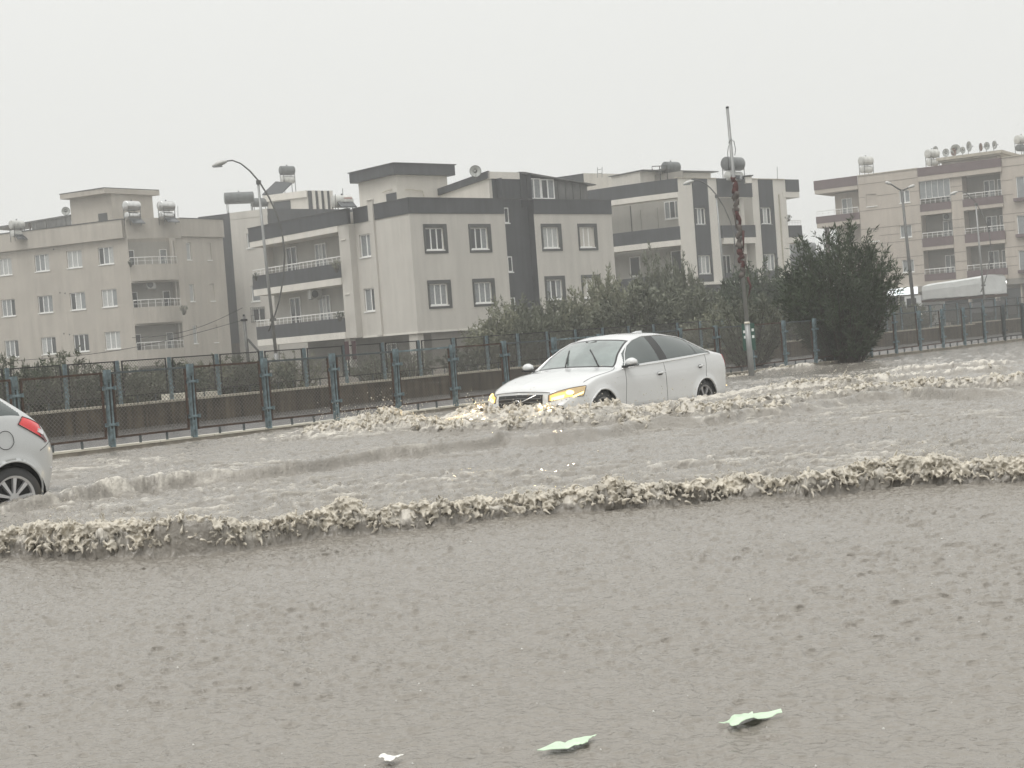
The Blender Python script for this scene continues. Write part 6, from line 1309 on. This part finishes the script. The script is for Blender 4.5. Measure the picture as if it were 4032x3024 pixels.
q = MB(); q.hexa([(-1.9, -.8, .3), (1.9, -.8, .3), (1.9, .8, .3), (-1.9, .8, .3), (-1.9, -.78, .8), (1.8, -.78, .75), (1.8, .78, .75), (-1.9, .78, .8)]); q.hexa([(-1.6, -.72, .8), (.9, -.72, .8), (.9, .72, .8), (-1.6, .72, .8), (-1.1, -.6, 1.3), (.3, -.6, 1.3), (.3, .6, 1.3), (-1.1, .6, 1.3)]); local_build(q, 'body', MT['galvd'], HC)
for x in (-1.2, 1.2):
    for y in (-.75, .75): q = MB(); q.tube([(x, y-.09, .3), (x, y+.09, .3)], .3, 14); local_build(q, 'wheel', tyre, HC, True)
pl = Matrix.Rotation(R(95), 3, 'Z') @ (p-Vector(HC.location)); q = MB(); q.box(pl.x-.05, pl.x+.05, pl.y-.06, pl.y+.06, pl.z-.05, pl.z+.05); local_build(q, 'headlight', lampwh, HC)
# pale blocks dumped behind the wall
for k_, (px, py, w_, lb) in enumerate(((694, 1562, .55, 'pale low block behind the wall, left of the blue post'), (795, 1557, .75, 'longer pale block behind the wall, right of the blue post'))):
    p = at(px, py, 31.5); BKK = thing('pale_block', lb, 'block', (p.x, p.y, .25), R(48)); q = MB(); q.box(-w_/2, w_/2, -.15, .15, 0, p.z-.25+.07); local_build(q, 'block', MT['kerbw'], BKK)
# ================================================================== litter floating on the near water
def scrap(name, label, cat, outline, m, seed, curl=.02):
    """outline: photo pixels (4032 wide) on the water"""
    rg = random.Random(seed); P = [at_z(x, y, .012) for x, y in outline]; c = sum(P, Vector())/len(P); T_ = thing(name, label, cat, (c.x, c.y, wz(c.x, c.y)+.016))
    bm = bmesh.new(); ring = [bm.verts.new((p.x-c.x, p.y-c.y, 0)) for p in P]; f = bm.faces.new(ring); bmesh.ops.triangulate(bm, faces=[f]); bmesh.ops.subdivide_edges(bm, edges=bm.edges[:], cuts=3, use_grid_fill=True)
    for v in bm.verts:
        n = math.sin(v.co.x*38+seed)*math.cos(v.co.y*24+seed*2); v.co.z = curl*(.7+n)+rg.uniform(-.0025, .0025); 
    g = bmesh.ops.extrude_face_region(bm, geom=bm.faces[:]); 
    for e in g['geom']:
        if isinstance(e, bmesh.types.BMVert): e.co.z += .0016
    bmesh.ops.recalc_face_normals(bm, faces=bm.faces); me = bpy.data.meshes.new(name); bm.to_mesh(me); bm.free(); me.materials.append(m); o = bpy.data.objects.new(cat.replace(' ', '_')+'_sheet', me); link(o, T_); return T_
mint = mat('wet_mint_green_paper', (.56, .70, .52), .35, noise=(12, .12)); wpap = mat('wet_white_paper', (.82, .81, .76), .4, noise=(12, .1))
z7 = lambda a, b_: (2000+a/1.7015, 2600+b_/1.7015)
scrap('torn_paper', 'pointed mint-green torn paper floating near the bottom centre', 'paper', [z7(195, 632), z7(320, 568), z7(385, 562), z7(440, 540), z7(595, 510), z7(545, 548), z7(530, 570), z7(470, 578), z7(380, 602)], mint, 2, .004)
scrap('torn_paper', 'crumpled mint-green torn paper with a long tail, right of the other green one', 'paper', [z7(1412, 430), z7(1480, 432), z7(1520, 400), z7(1640, 375), z7(1650, 392), z7(1830, 362), z7(1840, 375), z7(1700, 415), z7(1600, 450), z7(1530, 470), z7(1490, 462), z7(1485, 442)], mint, 5, .010)
z8 = lambda a, b_: (1300+a/4.424, 2800+b_/4.424)
scrap('torn_paper', 'small white torn paper at the bottom edge, left of the green ones', 'paper', [z8(850, 885), z8(915, 832), z8(1100, 850), z8(1290, 828), z8(1180, 862), z8(1050, 950), z8(940, 935), z8(960, 900)], wpap, 9, .003)
# ================================================================== rain haze
hz = bpy.data.materials.new('haze_air'); hz.use_nodes = True; t = hz.node_tree; t.nodes.clear(); o_ = t.nodes.new('ShaderNodeOutputMaterial'); pv = t.nodes.new('ShaderNodeVolumePrincipled')
pv.inputs['Color'].default_value = (.97, .98, .98, 1); pv.inputs['Density'].default_value = HAZE; pv.inputs['Anisotropy'].default_value = .2; t.links.new(pv.outputs[0], o_.inputs['Volume'])
b = MB(); b.box(-150, 150, -30, 260, -1.7, 18); hzo = b.build('haze', hz); tag(hzo, kind='stuff')
